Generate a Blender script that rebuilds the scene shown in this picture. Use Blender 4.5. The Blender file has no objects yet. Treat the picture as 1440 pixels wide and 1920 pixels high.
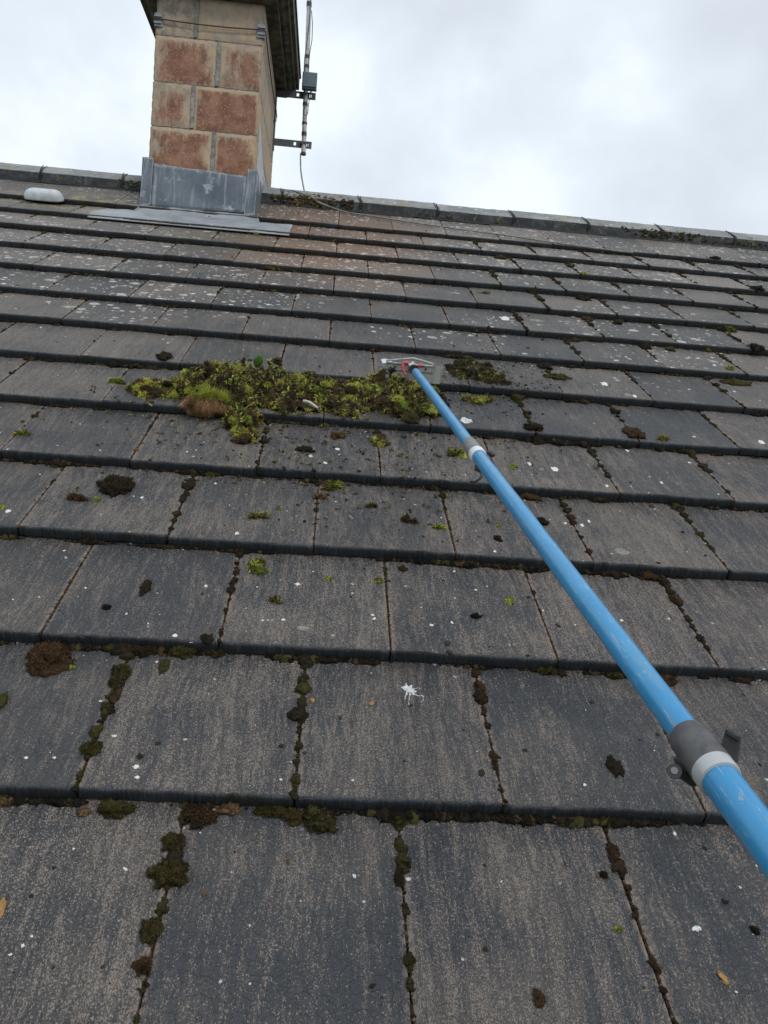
import bpy, math, random
import numpy as np
from mathutils import Matrix, Vector
random.seed(7)
rng = np.random.default_rng(11)
S = bpy.context.scene
COL = S.collection
# ------------------------------------------------------------------ frames
PITCH = math.radians(28.5)
Z0 = 3.4                                     # height of the roof frame's origin above the ground
MR = Matrix.Translation((0, 0, Z0)) @ Matrix.Rotation(PITCH, 4, 'X')   # roof frame: x along ridge, y up the slope, z normal
MW = Matrix.Translation((0, 0, Z0))
FP = 1497.22                                 # focal length in photo pixels
Rc = np.array([[0.99491639, -0.03221777, 0.0954117], [0.06492189, -0.5190776, -0.85225794], [0.07698393, 0.8541197, -0.51434717]])
Cc = np.array([0.31310293, -0.43393998, 0.92777425])
# ------------------------------------------------------------------ camera
cam = bpy.data.cameras.new('camera'); co = bpy.data.objects.new('camera', cam); COL.objects.link(co)
cam.sensor_fit = 'HORIZONTAL'; cam.sensor_width = 36.0; cam.lens = FP / 1440 * 36
cam.clip_start = 0.02; cam.clip_end = 3000
m = Matrix(((Rc[0][0], -Rc[1][0], -Rc[2][0], Cc[0]), (Rc[0][1], -Rc[1][1], -Rc[2][1], Cc[1]), (Rc[0][2], -Rc[1][2], -Rc[2][2], Cc[2]), (0, 0, 0, 1)))
co.matrix_world = MR @ m
S.camera = co
# ------------------------------------------------------------------ light
SUN_EL, SUN_AZ = math.radians(48), math.radians(150)
w = bpy.data.worlds.new('World'); S.world = w; w.use_nodes = True
nt = w.node_tree; nt.nodes.clear()
def N(t, **k):
    n = nt.nodes.new(t)
    for a, b in k.items():
        if a == 'i':
            for x, y in b.items(): n.inputs[x].default_value = y
        else: setattr(n, a, b)
    return n
def L(a, b): nt.links.new(a, b)
out = N('ShaderNodeOutputWorld'); bg = N('ShaderNodeBackground', i={'Strength': 0.1}); L(bg.outputs[0], out.inputs[0])
sky = N('ShaderNodeTexSky', sky_type='NISHITA', sun_disc=False, sun_elevation=SUN_EL, sun_rotation=SUN_AZ)
tc = N('ShaderNodeTexCoord')
mp = N('ShaderNodeMapping', i={'Scale': (1.0, 1.0, 1.25), 'Location': (0.35, 0.2, 0.1)}); L(tc.outputs['Generated'], mp.inputs[0])
n1 = N('ShaderNodeTexNoise', i={'Scale': 4.4, 'Detail': 6.0, 'Roughness': 0.48, 'Distortion': 0.1}); L(mp.outputs[0], n1.inputs['Vector'])
sp = N('ShaderNodeSeparateXYZ'); L(tc.outputs['Generated'], sp.inputs[0])
# thinner, whiter cloud to the west (left), a thick grey bank to the upper right
gx = N('ShaderNodeMapRange', i={'From Min': -0.25, 'From Max': 0.42, 'To Min': -0.12, 'To Max': 0.05}); L(sp.outputs[0], gx.inputs[0])
gz = N('ShaderNodeMapRange', i={'From Min': 0.2, 'From Max': 0.75, 'To Min': -0.02, 'To Max': 0.08}); L(sp.outputs[2], gz.inputs[0])
a1 = N('ShaderNodeMath', operation='ADD'); L(n1.outputs[0], a1.inputs[0]); L(gx.outputs[0], a1.inputs[1])
a2 = N('ShaderNodeMath', operation='ADD'); L(a1.outputs[0], a2.inputs[0]); L(gz.outputs[0], a2.inputs[1])
cr = N('ShaderNodeValToRGB'); L(a2.outputs[0], cr.inputs[0])
e = cr.color_ramp.elements
e[0].position = 0.40; e[0].color = (8.9, 9.7, 10.2, 1); e[1].position = 0.70; e[1].color = (6.5, 7.1, 7.8, 1)
x = cr.color_ramp.elements.new(0.50); x.color = (7.7, 8.45, 9.3, 1)
mx = N('ShaderNodeMix', data_type='RGBA', i={0: 0.985}); L(sky.outputs[0], mx.inputs[6]); L(cr.outputs[0], mx.inputs[7]); L(mx.outputs[2], bg.inputs[0])
sun = bpy.data.lights.new('sun', 'SUN'); sun.energy = 1.3; sun.angle = math.radians(14); sun.color = (1, 0.97, 0.92)
so = bpy.data.objects.new('sun', sun); COL.objects.link(so)
d = Vector((math.sin(SUN_AZ) * math.cos(SUN_EL), math.cos(SUN_AZ) * math.cos(SUN_EL), math.sin(SUN_EL)))
so.rotation_euler = d.to_track_quat('Z', 'Y').to_euler(); so.location = (3, -6, 12)
vs = S.view_settings; vs.view_transform = 'Standard'; vs.look = 'None'; vs.exposure = 0.1; vs.gamma = 1
# ------------------------------------------------------------------ geometry helpers
def ray(px, py): return Rc.T @ np.array([(px - 720) / FP, (py - 960) / FP, 1.0])
cp, sn_ = math.cos(PITCH), math.sin(PITCH)
def r2w(P): P = np.asarray(P, float); return np.stack([P[..., 0], P[..., 1] * cp - P[..., 2] * sn_, P[..., 1] * sn_ + P[..., 2] * cp], -1)
def w2r(P): P = np.asarray(P, float); return np.stack([P[..., 0], P[..., 1] * cp + P[..., 2] * sn_, -P[..., 1] * sn_ + P[..., 2] * cp], -1)
def on_plane_Y(px, py, Y):                   # ray against the upright plane at depth Y (house frame)
    c = r2w(Cc); dd = r2w(ray(px, py)); return c + dd * (Y - c[1]) / dd[1]
def depth_at(p): return float((Rc @ (np.asarray(p) - Cc))[2])
def fbm(P, f, seed, o=3):
    r = np.random.default_rng(seed); P = np.asarray(P, float); s = np.zeros(P.shape[:-1]); a = 1; t = 0
    for k in range(o):
        for j in range(5):
            d_ = r.normal(size=P.shape[-1]); d_ /= np.linalg.norm(d_)
            s += a * np.sin((P @ d_) * f * r.uniform(.7, 1.4) * 6.28 + r.uniform(0, 6.28))
        t += a * 1.6; a *= .5; f *= 2.1
    return s / t
def ico(sub):
    import bmesh
    b = bmesh.new(); bmesh.ops.create_icosphere(b, subdivisions=sub, radius=1)
    V = np.array([v.co[:] for v in b.verts]); F = np.array([[v.index for v in f.verts] for f in b.faces]); b.free(); return V, F
ICO = {s: ico(s) for s in (1, 2, 3, 4)}
class G:                                     # gathers shapes for ONE mesh
    def __init__(s): s.V = []; s.F = []; s.C = []; s.n = 0
    def add(s, V, F, c=None):
        V = np.asarray(V, float)
        s.V.append(V); s.F += [tuple(int(i) + s.n for i in f) for f in F] if not isinstance(F, np.ndarray) else (F + s.n).tolist()
        if c is None: c = (.5, .5, .5)
        c = np.asarray(c, float)
        if c.ndim == 1: c = np.tile(c, (len(V), 1))
        s.C.append(c); s.n += len(V); return s
    def box(s, a, b, c=None, bev=0.0):
        a = np.array(a, float); b = np.array(b, float); lo = np.minimum(a, b); hi = np.maximum(a, b)
        V = [[(lo, hi)[i][0], (lo, hi)[j][1], (lo, hi)[k][2]] for i in (0, 1) for j in (0, 1) for k in (0, 1)]
        F = [(0, 1, 3, 2), (4, 6, 7, 5), (0, 4, 5, 1), (2, 3, 7, 6), (0, 2, 6, 4), (1, 5, 7, 3)]
        return s.add(V, F, c)
    def tube(s, pts, r, n=12, c=None, cap=True, twist=None):
        P = np.asarray(pts, float); m_ = len(P); r = np.broadcast_to(np.asarray(r, float), (m_,))
        T = np.gradient(P, axis=0); T /= np.linalg.norm(T, axis=1)[:, None] + 1e-12
        up = np.array([0, 0, 1.]) if abs(T[0][2]) < .9 else np.array([1., 0, 0])
        u = np.cross(T[0], up); u /= np.linalg.norm(u); V = []
        for k in range(m_):
            u = u - T[k] * (u @ T[k]); u /= np.linalg.norm(u); v = np.cross(T[k], u)
            for j in range(n):
                a = 2 * math.pi * j / n; V.append(P[k] + r[k] * (u * math.cos(a) + v * math.sin(a)))
        F = [(k * n + j, k * n + (j + 1) % n, (k + 1) * n + (j + 1) % n, (k + 1) * n + j) for k in range(m_ - 1) for j in range(n)]
        if cap: F += [tuple(range(n))[::-1], tuple((m_ - 1) * n + j for j in range(n))]
        return s.add(V, F, c)
    def arrays(s): return np.concatenate(s.V), s.F, np.concatenate(s.C)
def set_col(me, C, name='Col'):
    a = me.color_attributes.new(name, 'FLOAT_COLOR', 'POINT'); d4 = np.ones((len(C), 4), np.float32); d4[:, :3] = C; a.data.foreach_set('color', d4.ravel())
def obj(name, g, mat, frame=MR, origin=(0, 0, 0), parent=None, smooth=True, tagd=None):
    V, F, C = g.arrays() if isinstance(g, G) else g
    o0 = np.array(origin, float); me = bpy.data.meshes.new(name)
    me.from_pydata((V - o0).tolist(), [], F if isinstance(F, list) else F.tolist()); me.update()
    if C is not None: set_col(me, C)
    me.materials.append(mat)
    if smooth: me.polygons.foreach_set('use_smooth', [True] * len(me.polygons))
    o = bpy.data.objects.new(name, me); COL.objects.link(o)
    mw = frame @ Matrix.Translation(o0.tolist())
    if parent is not None: o.parent = parent; o.matrix_basis = parent['_m'] .inverted() @ mw if False else PM[parent.name].inverted() @ mw
    else: o.matrix_world = mw
    PM[o.name] = mw
    if tagd: tag(o, *tagd)
    return o
PM = {}
def tag(o, label, cat, group=None, kind=None):
    if label: o['label'] = label
    if cat: o['category'] = cat
    if group: o['group'] = group
    if kind: o['kind'] = kind
    return o
def thing(name, label, cat, origin, frame=MR, group=None):
    o = bpy.data.objects.new(name, None); COL.objects.link(o); o.empty_display_size = .05
    mw = frame @ Matrix.Translation(tuple(float(a) for a in origin)); o.matrix_world = mw; PM[o.name] = mw
    return tag(o, label, cat, group)
def edge_split(o, deg=35):
    md = o.modifiers.new('es', 'EDGE_SPLIT'); md.split_angle = math.radians(deg)
# ------------------------------------------------------------------ materials
def newmat(name, rough=.8, spec=.3):
    global nt
    mt = bpy.data.materials.new(name); mt.use_nodes = True; nt = mt.node_tree
    b = nt.nodes['Principled BSDF']; b.inputs['Roughness'].default_value = rough; b.inputs['Specular IOR Level'].default_value = spec
    return mt, b
def math_(op, a, b=None, clamp=False):
    n = N('ShaderNodeMath', operation=op, use_clamp=clamp)
    for k, v in enumerate((a, b)):
        if v is None: continue
        if isinstance(v, (int, float)): n.inputs[k].default_value = v
        else: L(v, n.inputs[k])
    return n.outputs[0]
def ramp(v, lo, hi, a=0.0, b=1.0, smooth=True):
    n = N('ShaderNodeMapRange', i={'From Min': lo, 'From Max': hi, 'To Min': a, 'To Max': b}); n.interpolation_type = 'SMOOTHSTEP' if smooth else 'LINEAR'
    L(v, n.inputs[0]); return n.outputs[0]
def mix(f, a, b, mode='MIX'):
    n = N('ShaderNodeMix', data_type='RGBA', blend_type=mode)
    for k, v in ((0, f), (6, a), (7, b)):
        if isinstance(v, (int, float)): n.inputs[k].default_value = v
        elif isinstance(v, tuple): n.inputs[k].default_value = (*v, 1)
        else: L(v, n.inputs[k])
    return n.outputs[2]
def noise(vec, scale, detail=3, rough=.5, dist=0.0, sc=None, out_=0, loc=None):
    if sc is not None or loc is not None:
        mp_ = N('ShaderNodeMapping', i={'Scale': sc or (1, 1, 1), 'Location': loc or (0, 0, 0)}); L(vec, mp_.inputs[0]); vec = mp_.outputs[0]
    n = N('ShaderNodeTexNoise', i={'Scale': scale, 'Detail': detail, 'Roughness': rough, 'Distortion': dist}); L(vec, n.inputs['Vector']); return n.outputs[out_]
def bump(b, h, dist, strength=1.0, prev=None):
    n = N('ShaderNodeBump', i={'Distance': dist, 'Strength': strength}); L(h, n.inputs['Height'])
    if prev is not None: L(prev, n.inputs['Normal'])
    L(n.outputs[0], b.inputs['Normal']); return n.outputs[0]
def attr(name): return N('ShaderNodeAttribute', attribute_name=name)
def objco(): return N('ShaderNodeTexCoord').outputs['Object']
def sepc(c): n = N('ShaderNodeSeparateColor'); L(c, n.inputs[0]); return n.outputs

def spots(P, scale, rmin, rmax, dens, loc=(0, 0, 0), sy=1.0):
    """round irregular lichen spots: each voronoi cell may hold one"""
    mp_ = N('ShaderNodeMapping', i={'Location': loc, 'Scale': (1, sy, 1)}); L(P, mp_.inputs[0])
    wv = N('ShaderNodeTexNoise', i={'Scale': scale * 2.2, 'Detail': 2}); L(mp_.outputs[0], wv.inputs['Vector'])
    ad = N('ShaderNodeVectorMath', operation='MULTIPLY_ADD'); L(wv.outputs[1], ad.inputs[0]); ad.inputs[1].default_value = (.35 / scale,) * 3; L(mp_.outputs[0], ad.inputs[2])
    v = N('ShaderNodeTexVoronoi', i={'Scale': scale, 'Randomness': 1.0}); v.voronoi_dimensions = '2D'; L(ad.outputs[0], v.inputs['Vector'])
    c = sepc(v.outputs['Color'])
    rad = math_('MULTIPLY', math_('POWER', c[0], 2.0), rmax - rmin); rad = math_('ADD', rad, rmin)
    inside = ramp(math_('SUBTRACT', rad, v.outputs['Distance']), -.01, .025)
    alive = math_('LESS_THAN', c[1], dens)
    return math_('MULTIPLY', inside, alive)

# --- tile concrete. Col = (per-tile random, nose/edge paint, second random); Object coordinates are roof metres
M_TILE, b = newmat('tile_concrete', .72, .35)
P = objco(); ac = sepc(attr('Col').outputs['Color']); r1, nose, r2 = ac[0], ac[1], ac[2]
pp = N('ShaderNodeVectorMath', operation='MULTIPLY'); L(P, pp.inputs[0]); pp.inputs[1].default_value = (1, 1, 0)
P2 = pp.outputs[0]
# shift the texture from tile to tile
cb = N('ShaderNodeCombineXYZ'); L(math_('MULTIPLY', r1, 37.0), cb.inputs[2]); L(math_('MULTIPLY', r2, 3.0), cb.inputs[0])
ad = N('ShaderNodeVectorMath', operation='ADD'); L(P2, ad.inputs[0]); L(cb.outputs[0], ad.inputs[1]); PT = ad.outputs[0]
wn = noise(PT, 5.0, 2, .5, out_=1)
wm = N('ShaderNodeVectorMath', operation='MULTIPLY_ADD'); L(wn, wm.inputs[0]); wm.inputs[1].default_value = (.03, .03, 0); L(PT, wm.inputs[2]); PW = wm.outputs[0]
sx, sy_, sz = N('ShaderNodeSeparateXYZ'), None, None; L(P, sx.inputs[0]); X_, Y_ = sx.outputs[0], sx.outputs[1]
streak = noise(PW, 1.0, 4, .6, sc=(70, 7, 1))
streak2 = noise(PW, 1.0, 3, .6, sc=(230, 30, 1))
blot = noise(PT, 6.0, 3, .55)
grain = noise(PT, 640.0, 2, .7, sc=(1, .55, 1))
grainb = noise(PT, 240.0, 3, .6)
big = noise(P2, 1.3, 2, .5)
weath = math_('ADD', math_('MULTIPLY', ramp(streak, .42, .64), .46), math_('MULTIPLY', ramp(streak2, .42, .62), .46))
weath = math_('ADD', weath, math_('MULTIPLY', ramp(blot, .38, .68), .34))
weath = math_('ADD', weath, math_('MULTIPLY', ramp(r1, 0, 1, -.22, .2), 1.0))
weath = math_('MULTIPLY', weath, math_('SUBTRACT', 1.0, math_('MULTIPLY', nose, .8)))
thr = math_('SUBTRACT', .612, math_('MULTIPLY', weath, .105))
gmask = ramp(math_('SUBTRACT', math_('ADD', math_('MULTIPLY', grain, .72), math_('MULTIPLY', grainb, .28)), thr), -.012, .03)
base = mix(r2, (.023, .029, .038), (.040, .042, .046))
base = mix(ramp(blot, .3, .75), base, (.058, .056, .055))
base = mix(ramp(grainb, .35, .65, 0, .35), base, (.024, .027, .032))
tan = mix(r1, (.240, .200, .170), (.285, .240, .200))
pit = ramp(noise(PT, 380.0, 2, .7, loc=(3, 3, 3)), .57, .62)
base = mix(math_('MULTIPLY', pit, .8), base, (.012, .013, .015))
colr = mix(math_('MULTIPLY', gmask, .85), base, tan)
# slow film of dust in the weathered streaks
colr = mix(math_('MULTIPLY', ramp(math_('ADD', math_('MULTIPLY', weath, .6), math_('MULTIPLY', noise(P2, 3.2, 4, .6, loc=(4, 6, 0)), .8)), .50, 1.0), .34), colr, (.115, .092, .080))
# upper courses: greyer, more weathered
upz = ramp(Y_, 1.2, 3.8)
fara = math_('MULTIPLY', upz, ramp(noise(P2, 2.2, 4, .6, loc=(3, 1, 0)), .36, .62, .25, .85))
fara = math_('MULTIPLY', fara, ramp(r1, 0, 1, .45, 1.1))
colr = mix(fara, colr, mix(ramp(noise(P2, 110, 4, .7), .40, .60), mix(r2, (.085, .080, .076), (.10, .092, .086)), mix(r1, (.22, .20, .18), (.28, .25, .215))))
# rust-brown run-off area right of the chimney
def blob(cx, cy, rx, ry):
    dx = math_('MULTIPLY', math_('SUBTRACT', X_, cx), 1 / rx); dy = math_('MULTIPLY', math_('SUBTRACT', Y_, cy), 1 / ry)
    return ramp(math_('SQRT', math_('ADD', math_('MULTIPLY', dx, dx), math_('MULTIPLY', dy, dy))), 1.0, .25)
warm = math_('MULTIPLY', blob(.25, 3.85, .75, 1.25), ramp(noise(P2, 6, 4, .6, loc=(1, 7, 0)), .33, .6, .35, .95))
colr = mix(warm, colr, mix(ramp(noise(P2, 90, 3, .6), .35, .65), (.10, .052, .030), (.24, .14, .080)))
yel = math_('MULTIPLY', blob(-1.02, 4.1, .75, .32), ramp(noise(P2, 14, 4, .65, loc=(5, 7, 0)), .44, .62, 0, .85))
colr = mix(yel, colr, mix(ramp(noise(P2, 60, 3, .6), .35, .65), (.20, .15, .10), (.33, .27, .10)))
grn = math_('MULTIPLY', blob(-.3, 3.62, .55, .28), ramp(noise(P2, 12, 4, .65, loc=(2, 3, 0)), .45, .65, 0, .7))
colr = mix(grn, colr, (.16, .17, .09))
# thin pinkish wear at the raw side edges
wearm = math_('MULTIPLY', attr('Wear').outputs['Fac'], ramp(noise(PT, 90, 3, .7), .40, .58))
colr = mix(math_('MULTIPLY', wearm, .8), colr, (.24, .185, .15))
# lichen: dense small discs on the upper courses, a few lower down
lz = ramp(Y_, 1.3, 3.2); lzn = math_('MULTIPLY', lz, ramp(noise(P2, 1.1, 2, .5, loc=(9, 2, 0)), .36, .62, .35, 1.0))
s1 = math_('MULTIPLY', spots(P2, 30, .06, .36, .40), ramp(math_('SUBTRACT', lzn, noise(P2, 3.1, 3, .6)), -.06, .05))
s2 = math_('MULTIPLY', spots(P2, 66, .10, .40, .16, (4, 2, 0)), ramp(math_('SUBTRACT', lzn, noise(P2, 4.3, 3, .6, loc=(5, 5, 0))), -.02, .05))
s3 = math_('MULTIPLY', spots(P2, 13, .08, .30, .36, (7, 9, 0)), ramp(math_('SUBTRACT', lzn, noise(P2, 2.3, 3, .6, loc=(1, 8, 0))), -.06, .03))
s4 = spots(P2, 28, .03, .10, .10, (2, 12, 0))
lich = math_('MULTIPLY', math_('SUBTRACT', 1.0, nose), math_('MAXIMUM', math_('MAXIMUM', s1, s2), math_('MAXIMUM', math_('MULTIPLY', s3, .75), s4)))
colr = mix(math_('MULTIPLY', lich, ramp(noise(P2, 45, 3, .7), .35, .6, .25, 1.0)), colr, mix(ramp(noise(P2, 12, 1), .4, .6), (.46, .46, .43), (.60, .60, .58)))
# smooth painted nose
nosec = mix(ramp(grainb, .45, .75), (.020, .025, .032), (.045, .048, .052))
nosec = mix(ramp(noise(P, 30, 5, .75), .5, .66, 0, .9), nosec, (.020, .019, .012))
colr = mix(math_('MULTIPLY', nose, .93), colr, nosec)
L(colr, b.inputs['Base Color'])
h1 = math_('ADD', math_('MULTIPLY', grain, .35), math_('MULTIPLY', grainb, .65)); h1 = math_('ADD', h1, math_('MULTIPLY', streak2, .5))
crk = N('ShaderNodeTexVoronoi', feature='DISTANCE_TO_EDGE', i={'Scale': 62.0}); L(PW, crk.inputs['Vector'])
h1 = math_('ADD', h1, ramp(crk.outputs[0], 0, .06, -.3, 0))
nb = bump(b, h1, .0026, 1.0)
bump(b, noise(PT, 28, 3, .6), .004, .5, nb)
L(ramp(gmask, 0, 1, .58, .9), b.inputs['Roughness'])

# --- generic concrete for the ridge
M_RIDGE, b = newmat('ridge_concrete', .8, .3); P = objco()
c = mix(ramp(noise(P, 9, 4, .6), .35, .65), (.22, .23, .24), (.33, .335, .33))
c = mix(ramp(noise(P, 240, 3, .6), .4, .62, 0, .5), c, (.08, .08, .085))
c = mix(ramp(noise(P, 7, 5, .7, loc=(3, 3, 1)), .55, .68, 0, .8), c, (.24, .20, .085))
c = mix(ramp(noise(P, 16, 5, .7, loc=(1, 9, 1)), .60, .68, 0, .85), c, (.055, .045, .028))
c = mix(spots(P, 30, .08, .3, .25), c, (.42, .42, .38))
leg_shade = ramp(attr('Col').outputs['Fac'], .4, .6)  # upright legs: shade painted dark into the concrete, mottled with moss
c = mix(math_('MULTIPLY', leg_shade, ramp(noise(P, 12, 5, .75, loc=(6, 2, 2)), .42, .66, 1.0, .80)), c, mix(ramp(noise(P, 22, 5, .7), .56, .66), (.026, .030, .035), (.13, .115, .05)))
L(c, b.inputs['Base Color']); bump(b, noise(P, 120, 4, .7), .002)

def flat(name, col, rough=.6, spec=.4, var=.15, scale=40, metal=0.0, bmp=0.0, col2=None, lo=.35, hi=.65):
    mt, b = newmat(name, rough, spec); P = objco()
    c2 = col2 or tuple(v * (1 - var) for v in col)
    L(mix(ramp(noise(P, scale, 4, .6), lo, hi), col, c2), b.inputs['Base Color']); b.inputs['Metallic'].default_value = metal
    if bmp: bump(b, noise(P, scale * 2, 3, .6), bmp)
    return mt
M_CLIP = flat('dark_plastic', (.018, .019, .02), .6)
M_ROLL = flat('dark_ridge_roll', (.016, .017, .018), .7, var=.4, bmp=.002)
M_BLACK = flat('black_plastic', (.022, .023, .025), .45, .5, .3, 60, col2=(.045, .046, .05), bmp=.0004)
M_COLLAR = flat('grey_plastic', (.060, .062, .068), .55, .45, .3, 70, col2=(.095, .093, .095), bmp=.0003)
M_COLLAR2 = flat('light_grey_plastic', (.20, .205, .215), .5, .45, .2, 70)
M_RING = flat('silver_ring', (.42, .43, .44), .38, .5, .3, 60, metal=.15, col2=(.32, .32, .33), lo=.5, hi=.75)
M_WHITE = flat('white_plastic', (.72, .73, .74), .4, .5, .12, 50)
M_RED = flat('red_plastic', (.46, .085, .11), .4, .5, .2, 60)
M_GALV = flat('blade_metal', (.34, .345, .33), .45, .5, .2, 60, metal=.15, col2=(.24, .245, .23))
M_STEEL = flat('dark_galvanised', (.055, .062, .070), .5, .5, .3, 30, metal=.3, col2=(.10, .105, .11))
M_CABLE = flat('grey_cable', (.075, .078, .078), .55, .4)
M_CABLE2 = flat('weathered_cable', (.24, .24, .215), .6, .4, .4, 30)
M_WIRE = flat('rusty_wire', (.075, .05, .035), .7, .3)
M_PLATE = flat('grey_plate', (.27, .30, .33), .5, .4, .3, 40)
M_MAST = flat('mast_aluminium', (.50, .49, .48), .45, .5, .25, 25, metal=.2, col2=(.33, .31, .30))
M_BOX = flat('slate_blue_box', (.10, .135, .165), .45, .5, .2, 30)
M_VENT = flat('pale_vent_plastic', (.52, .55, .57), .5, .45, .12, 20, col2=(.40, .43, .45))
M_CAP = flat('weathered_cap', (.12, .12, .082), .85, .3, .5, 16, col2=(.045, .043, .036), bmp=.003)
M_LICHEN = flat('white_lichen', (.66, .66, .62), .85, .2, .2, 200, bmp=.001)
M_PALEL = flat('pale_lichen', (.235, .23, .20), .85, .2, .2, 200, col2=(.15, .145, .13), bmp=.0006)
M_DROP = flat('bird_dropping', (.66, .67, .68), .7, .3, .2, 150, col2=(.42, .43, .44))
M_HUSK = flat('orange_husk', (.34, .19, .07), .7, .3, .3, 200)
M_FEATH = flat('pale_quill', (.55, .52, .45), .6, .3, .2, 100)
M_LEAF = flat('leaf_green', (.09, .17, .03), .6, .35, .3, 80)
M_UNDER = flat('roof_underlay', (.014, .012, .010), .9, .1)
M_GROUND, b = newmat('ground_grass', .95, .1); P = objco()
L(mix(ramp(noise(P, .3, 5, .6), .35, .65), (.05, .075, .025), (.085, .09, .04)), b.inputs['Base Color'])
M_RENDER = flat('house_render', (.42, .40, .36), .9, .2, .15, 3)

# --- lead
M_LEAD, b = newmat('lead_sheet', .5, .5); P = objco()
c = mix(ramp(noise(P, 5, 4, .6), .3, .7), (.075, .095, .125), (.14, .165, .195))
c = mix(ramp(noise(P, 1, 5, .65, sc=(45, 45, 5)), .5, .72, 0, .7), c, (.30, .33, .36))
c = mix(ramp(noise(P, 9, 5, .7, loc=(1, 2, 3)), .56, .68, 0, .75), c, (.42, .45, .48))
ed = ramp(attr('Col').outputs['Fac'], .35, .8, 0, .4)
c = mix(math_('MULTIPLY', ed, ramp(noise(P, 30, 4, .7), .3, .6)), c, (.46, .48, .50))
L(c, b.inputs['Base Color']); b.inputs['Metallic'].default_value = .1; bump(b, noise(P, 26, 3, .5), .004, .5)
M_LEAD2, b = newmat('lead_apron', .48, .5); P = objco()
c = mix(ramp(noise(P, 7, 4, .6), .3, .7), (.20, .22, .24), (.29, .31, .33))
c = mix(ramp(noise(P, 30, 4, .6), .62, .7, 0, .7), c, (.5, .52, .53)); L(c, b.inputs['Base Color']); bump(b, noise(P, 14, 3, .5), .004, .6)

# --- chimney block: UV = position in the block, Col = (random, red amount, grey stain amount)
M_STONE, b = newmat('chimney_block', .85, .25); P = objco(); uv = N('ShaderNodeUVMap', uv_map='UVMap').outputs[0]
u_ = N('ShaderNodeSeparateXYZ'); L(uv, u_.inputs[0]); ac = sepc(attr('Col').outputs['Color'])
cb = N('ShaderNodeCombineXYZ'); L(math_('MULTIPLY', ac[0], 29.), cb.inputs[1]); ad = N('ShaderNodeVectorMath', operation='ADD'); L(P, ad.inputs[0]); L(cb.outputs[0], ad.inputs[1]); PS = ad.outputs[0]
beige = mix(ramp(noise(PS, 9, 5, .7), .38, .62), (.50, .36, .225), (.37, .31, .245))
beige = mix(ramp(noise(PS, 150, 3, .6), .35, .7, 0, .35), beige, (.30, .24, .18))
beige = mix(ac[2], beige, mix(ramp(noise(PS, 22, 5, .7), .42, .62), (.37, .31, .25), (.19, .165, .145)))
ex = math_('MULTIPLY', math_('ABSOLUTE', math_('SUBTRACT', u_.outputs[0], .5)), 2.0); ey = math_('MULTIPLY', math_('ABSOLUTE', math_('SUBTRACT', u_.outputs[1], .46)), 2.0)
ex3 = math_('POWER', ex, 2.4); ey3 = math_('POWER', ey, 2.8)
ins = math_('SUBTRACT', 1.0, math_('MAXIMUM', ex3, ey3))
drip = noise(PS, 1.0, 5, .65, sc=(34, 34, 9)); nn = noise(PS, 5.5, 4, .6, loc=(3, 0, 0))
rr = math_('ADD', math_('MULTIPLY', ins, .50), math_('MULTIPLY', drip, 1.15)); rr = math_('ADD', rr, math_('MULTIPLY', nn, 1.15)); rr = math_('SUBTRACT', rr, .36)
rr = math_('ADD', rr, math_('MULTIPLY', math_('SUBTRACT', noise(PS, 60, 4, .7, loc=(4, 4, 4)), .5), .5))
rr = math_('ADD', rr, math_('MULTIPLY', math_('SUBTRACT', .5, u_.outputs[1]), .22))
rr = math_('ADD', rr, math_('MULTIPLY', math_('SUBTRACT', ac[1], .5), .9))
rr = math_('MULTIPLY', ramp(rr, 1.02, 1.45, 0, .92), ramp(ac[1], .05, .3))
rr = math_('MULTIPLY', rr, ramp(math_('MAXIMUM', ex, ey), .97, .88))
red = mix(ramp(noise(PS, 13, 4, .6), .35, .65), (.165, .068, .046), (.285, .145, .098))
vr = N('ShaderNodeTexVoronoi', i={'Scale': 110.0}); L(PS, vr.inputs['Vector']); vc = sepc(vr.outputs['Color'])
red = mix(math_('MULTIPLY', ramp(vr.outputs['Distance'], .34, .22), math_('LESS_THAN', vc[0], .20)), red, (.45, .34, .24))
fl = ramp(noise(PS, 70, 4, .75), .57, .66, 0, .8); red = mix(fl, red, (.36, .23, .14))
c = mix(rr, beige, red)
c = mix(ramp(noise(PS, 1, 5, .7, sc=(25, 25, 5), loc=(8, 8, 8)), .60, .75, 0, .55), c, (.09, .075, .06))
L(c, b.inputs['Base Color']); bump(b, noise(PS, 130, 4, .7), .003, .8)
M_MORTAR = flat('mortar', (.23, .215, .19), .95, .1, .4, 50, bmp=.004, col2=(.12, .115, .105))

# --- moss: vertex colours hold the palette, darker at shoot bases, lighter at tips
def moss_mat(name, rough=.95):
    mt, b = newmat(name, rough, .15); P = objco(); v = attr('Col').outputs['Color']
    c = mix(ramp(noise(P, 320, 3, .7), .3, .7, 0, .7), v, (0.5, .5, .5), 'MULTIPLY')
    c = mix(ramp(noise(P, 700, 2, .6), .56, .72, 0, .6), c, mix(1.0, v, (2.0, 2.0, 1.9), 'MULTIPLY'))
    L(c, b.inputs['Base Color']); bump(b, noise(P, 500, 3, .7), .003, 1.0); return mt
M_MOSS = moss_mat('moss_cushion_surface')
M_FROND, b = newmat('moss_frond_surface', .8, .2); L(attr('Col').outputs['Color'], b.inputs['Base Color'])
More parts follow.
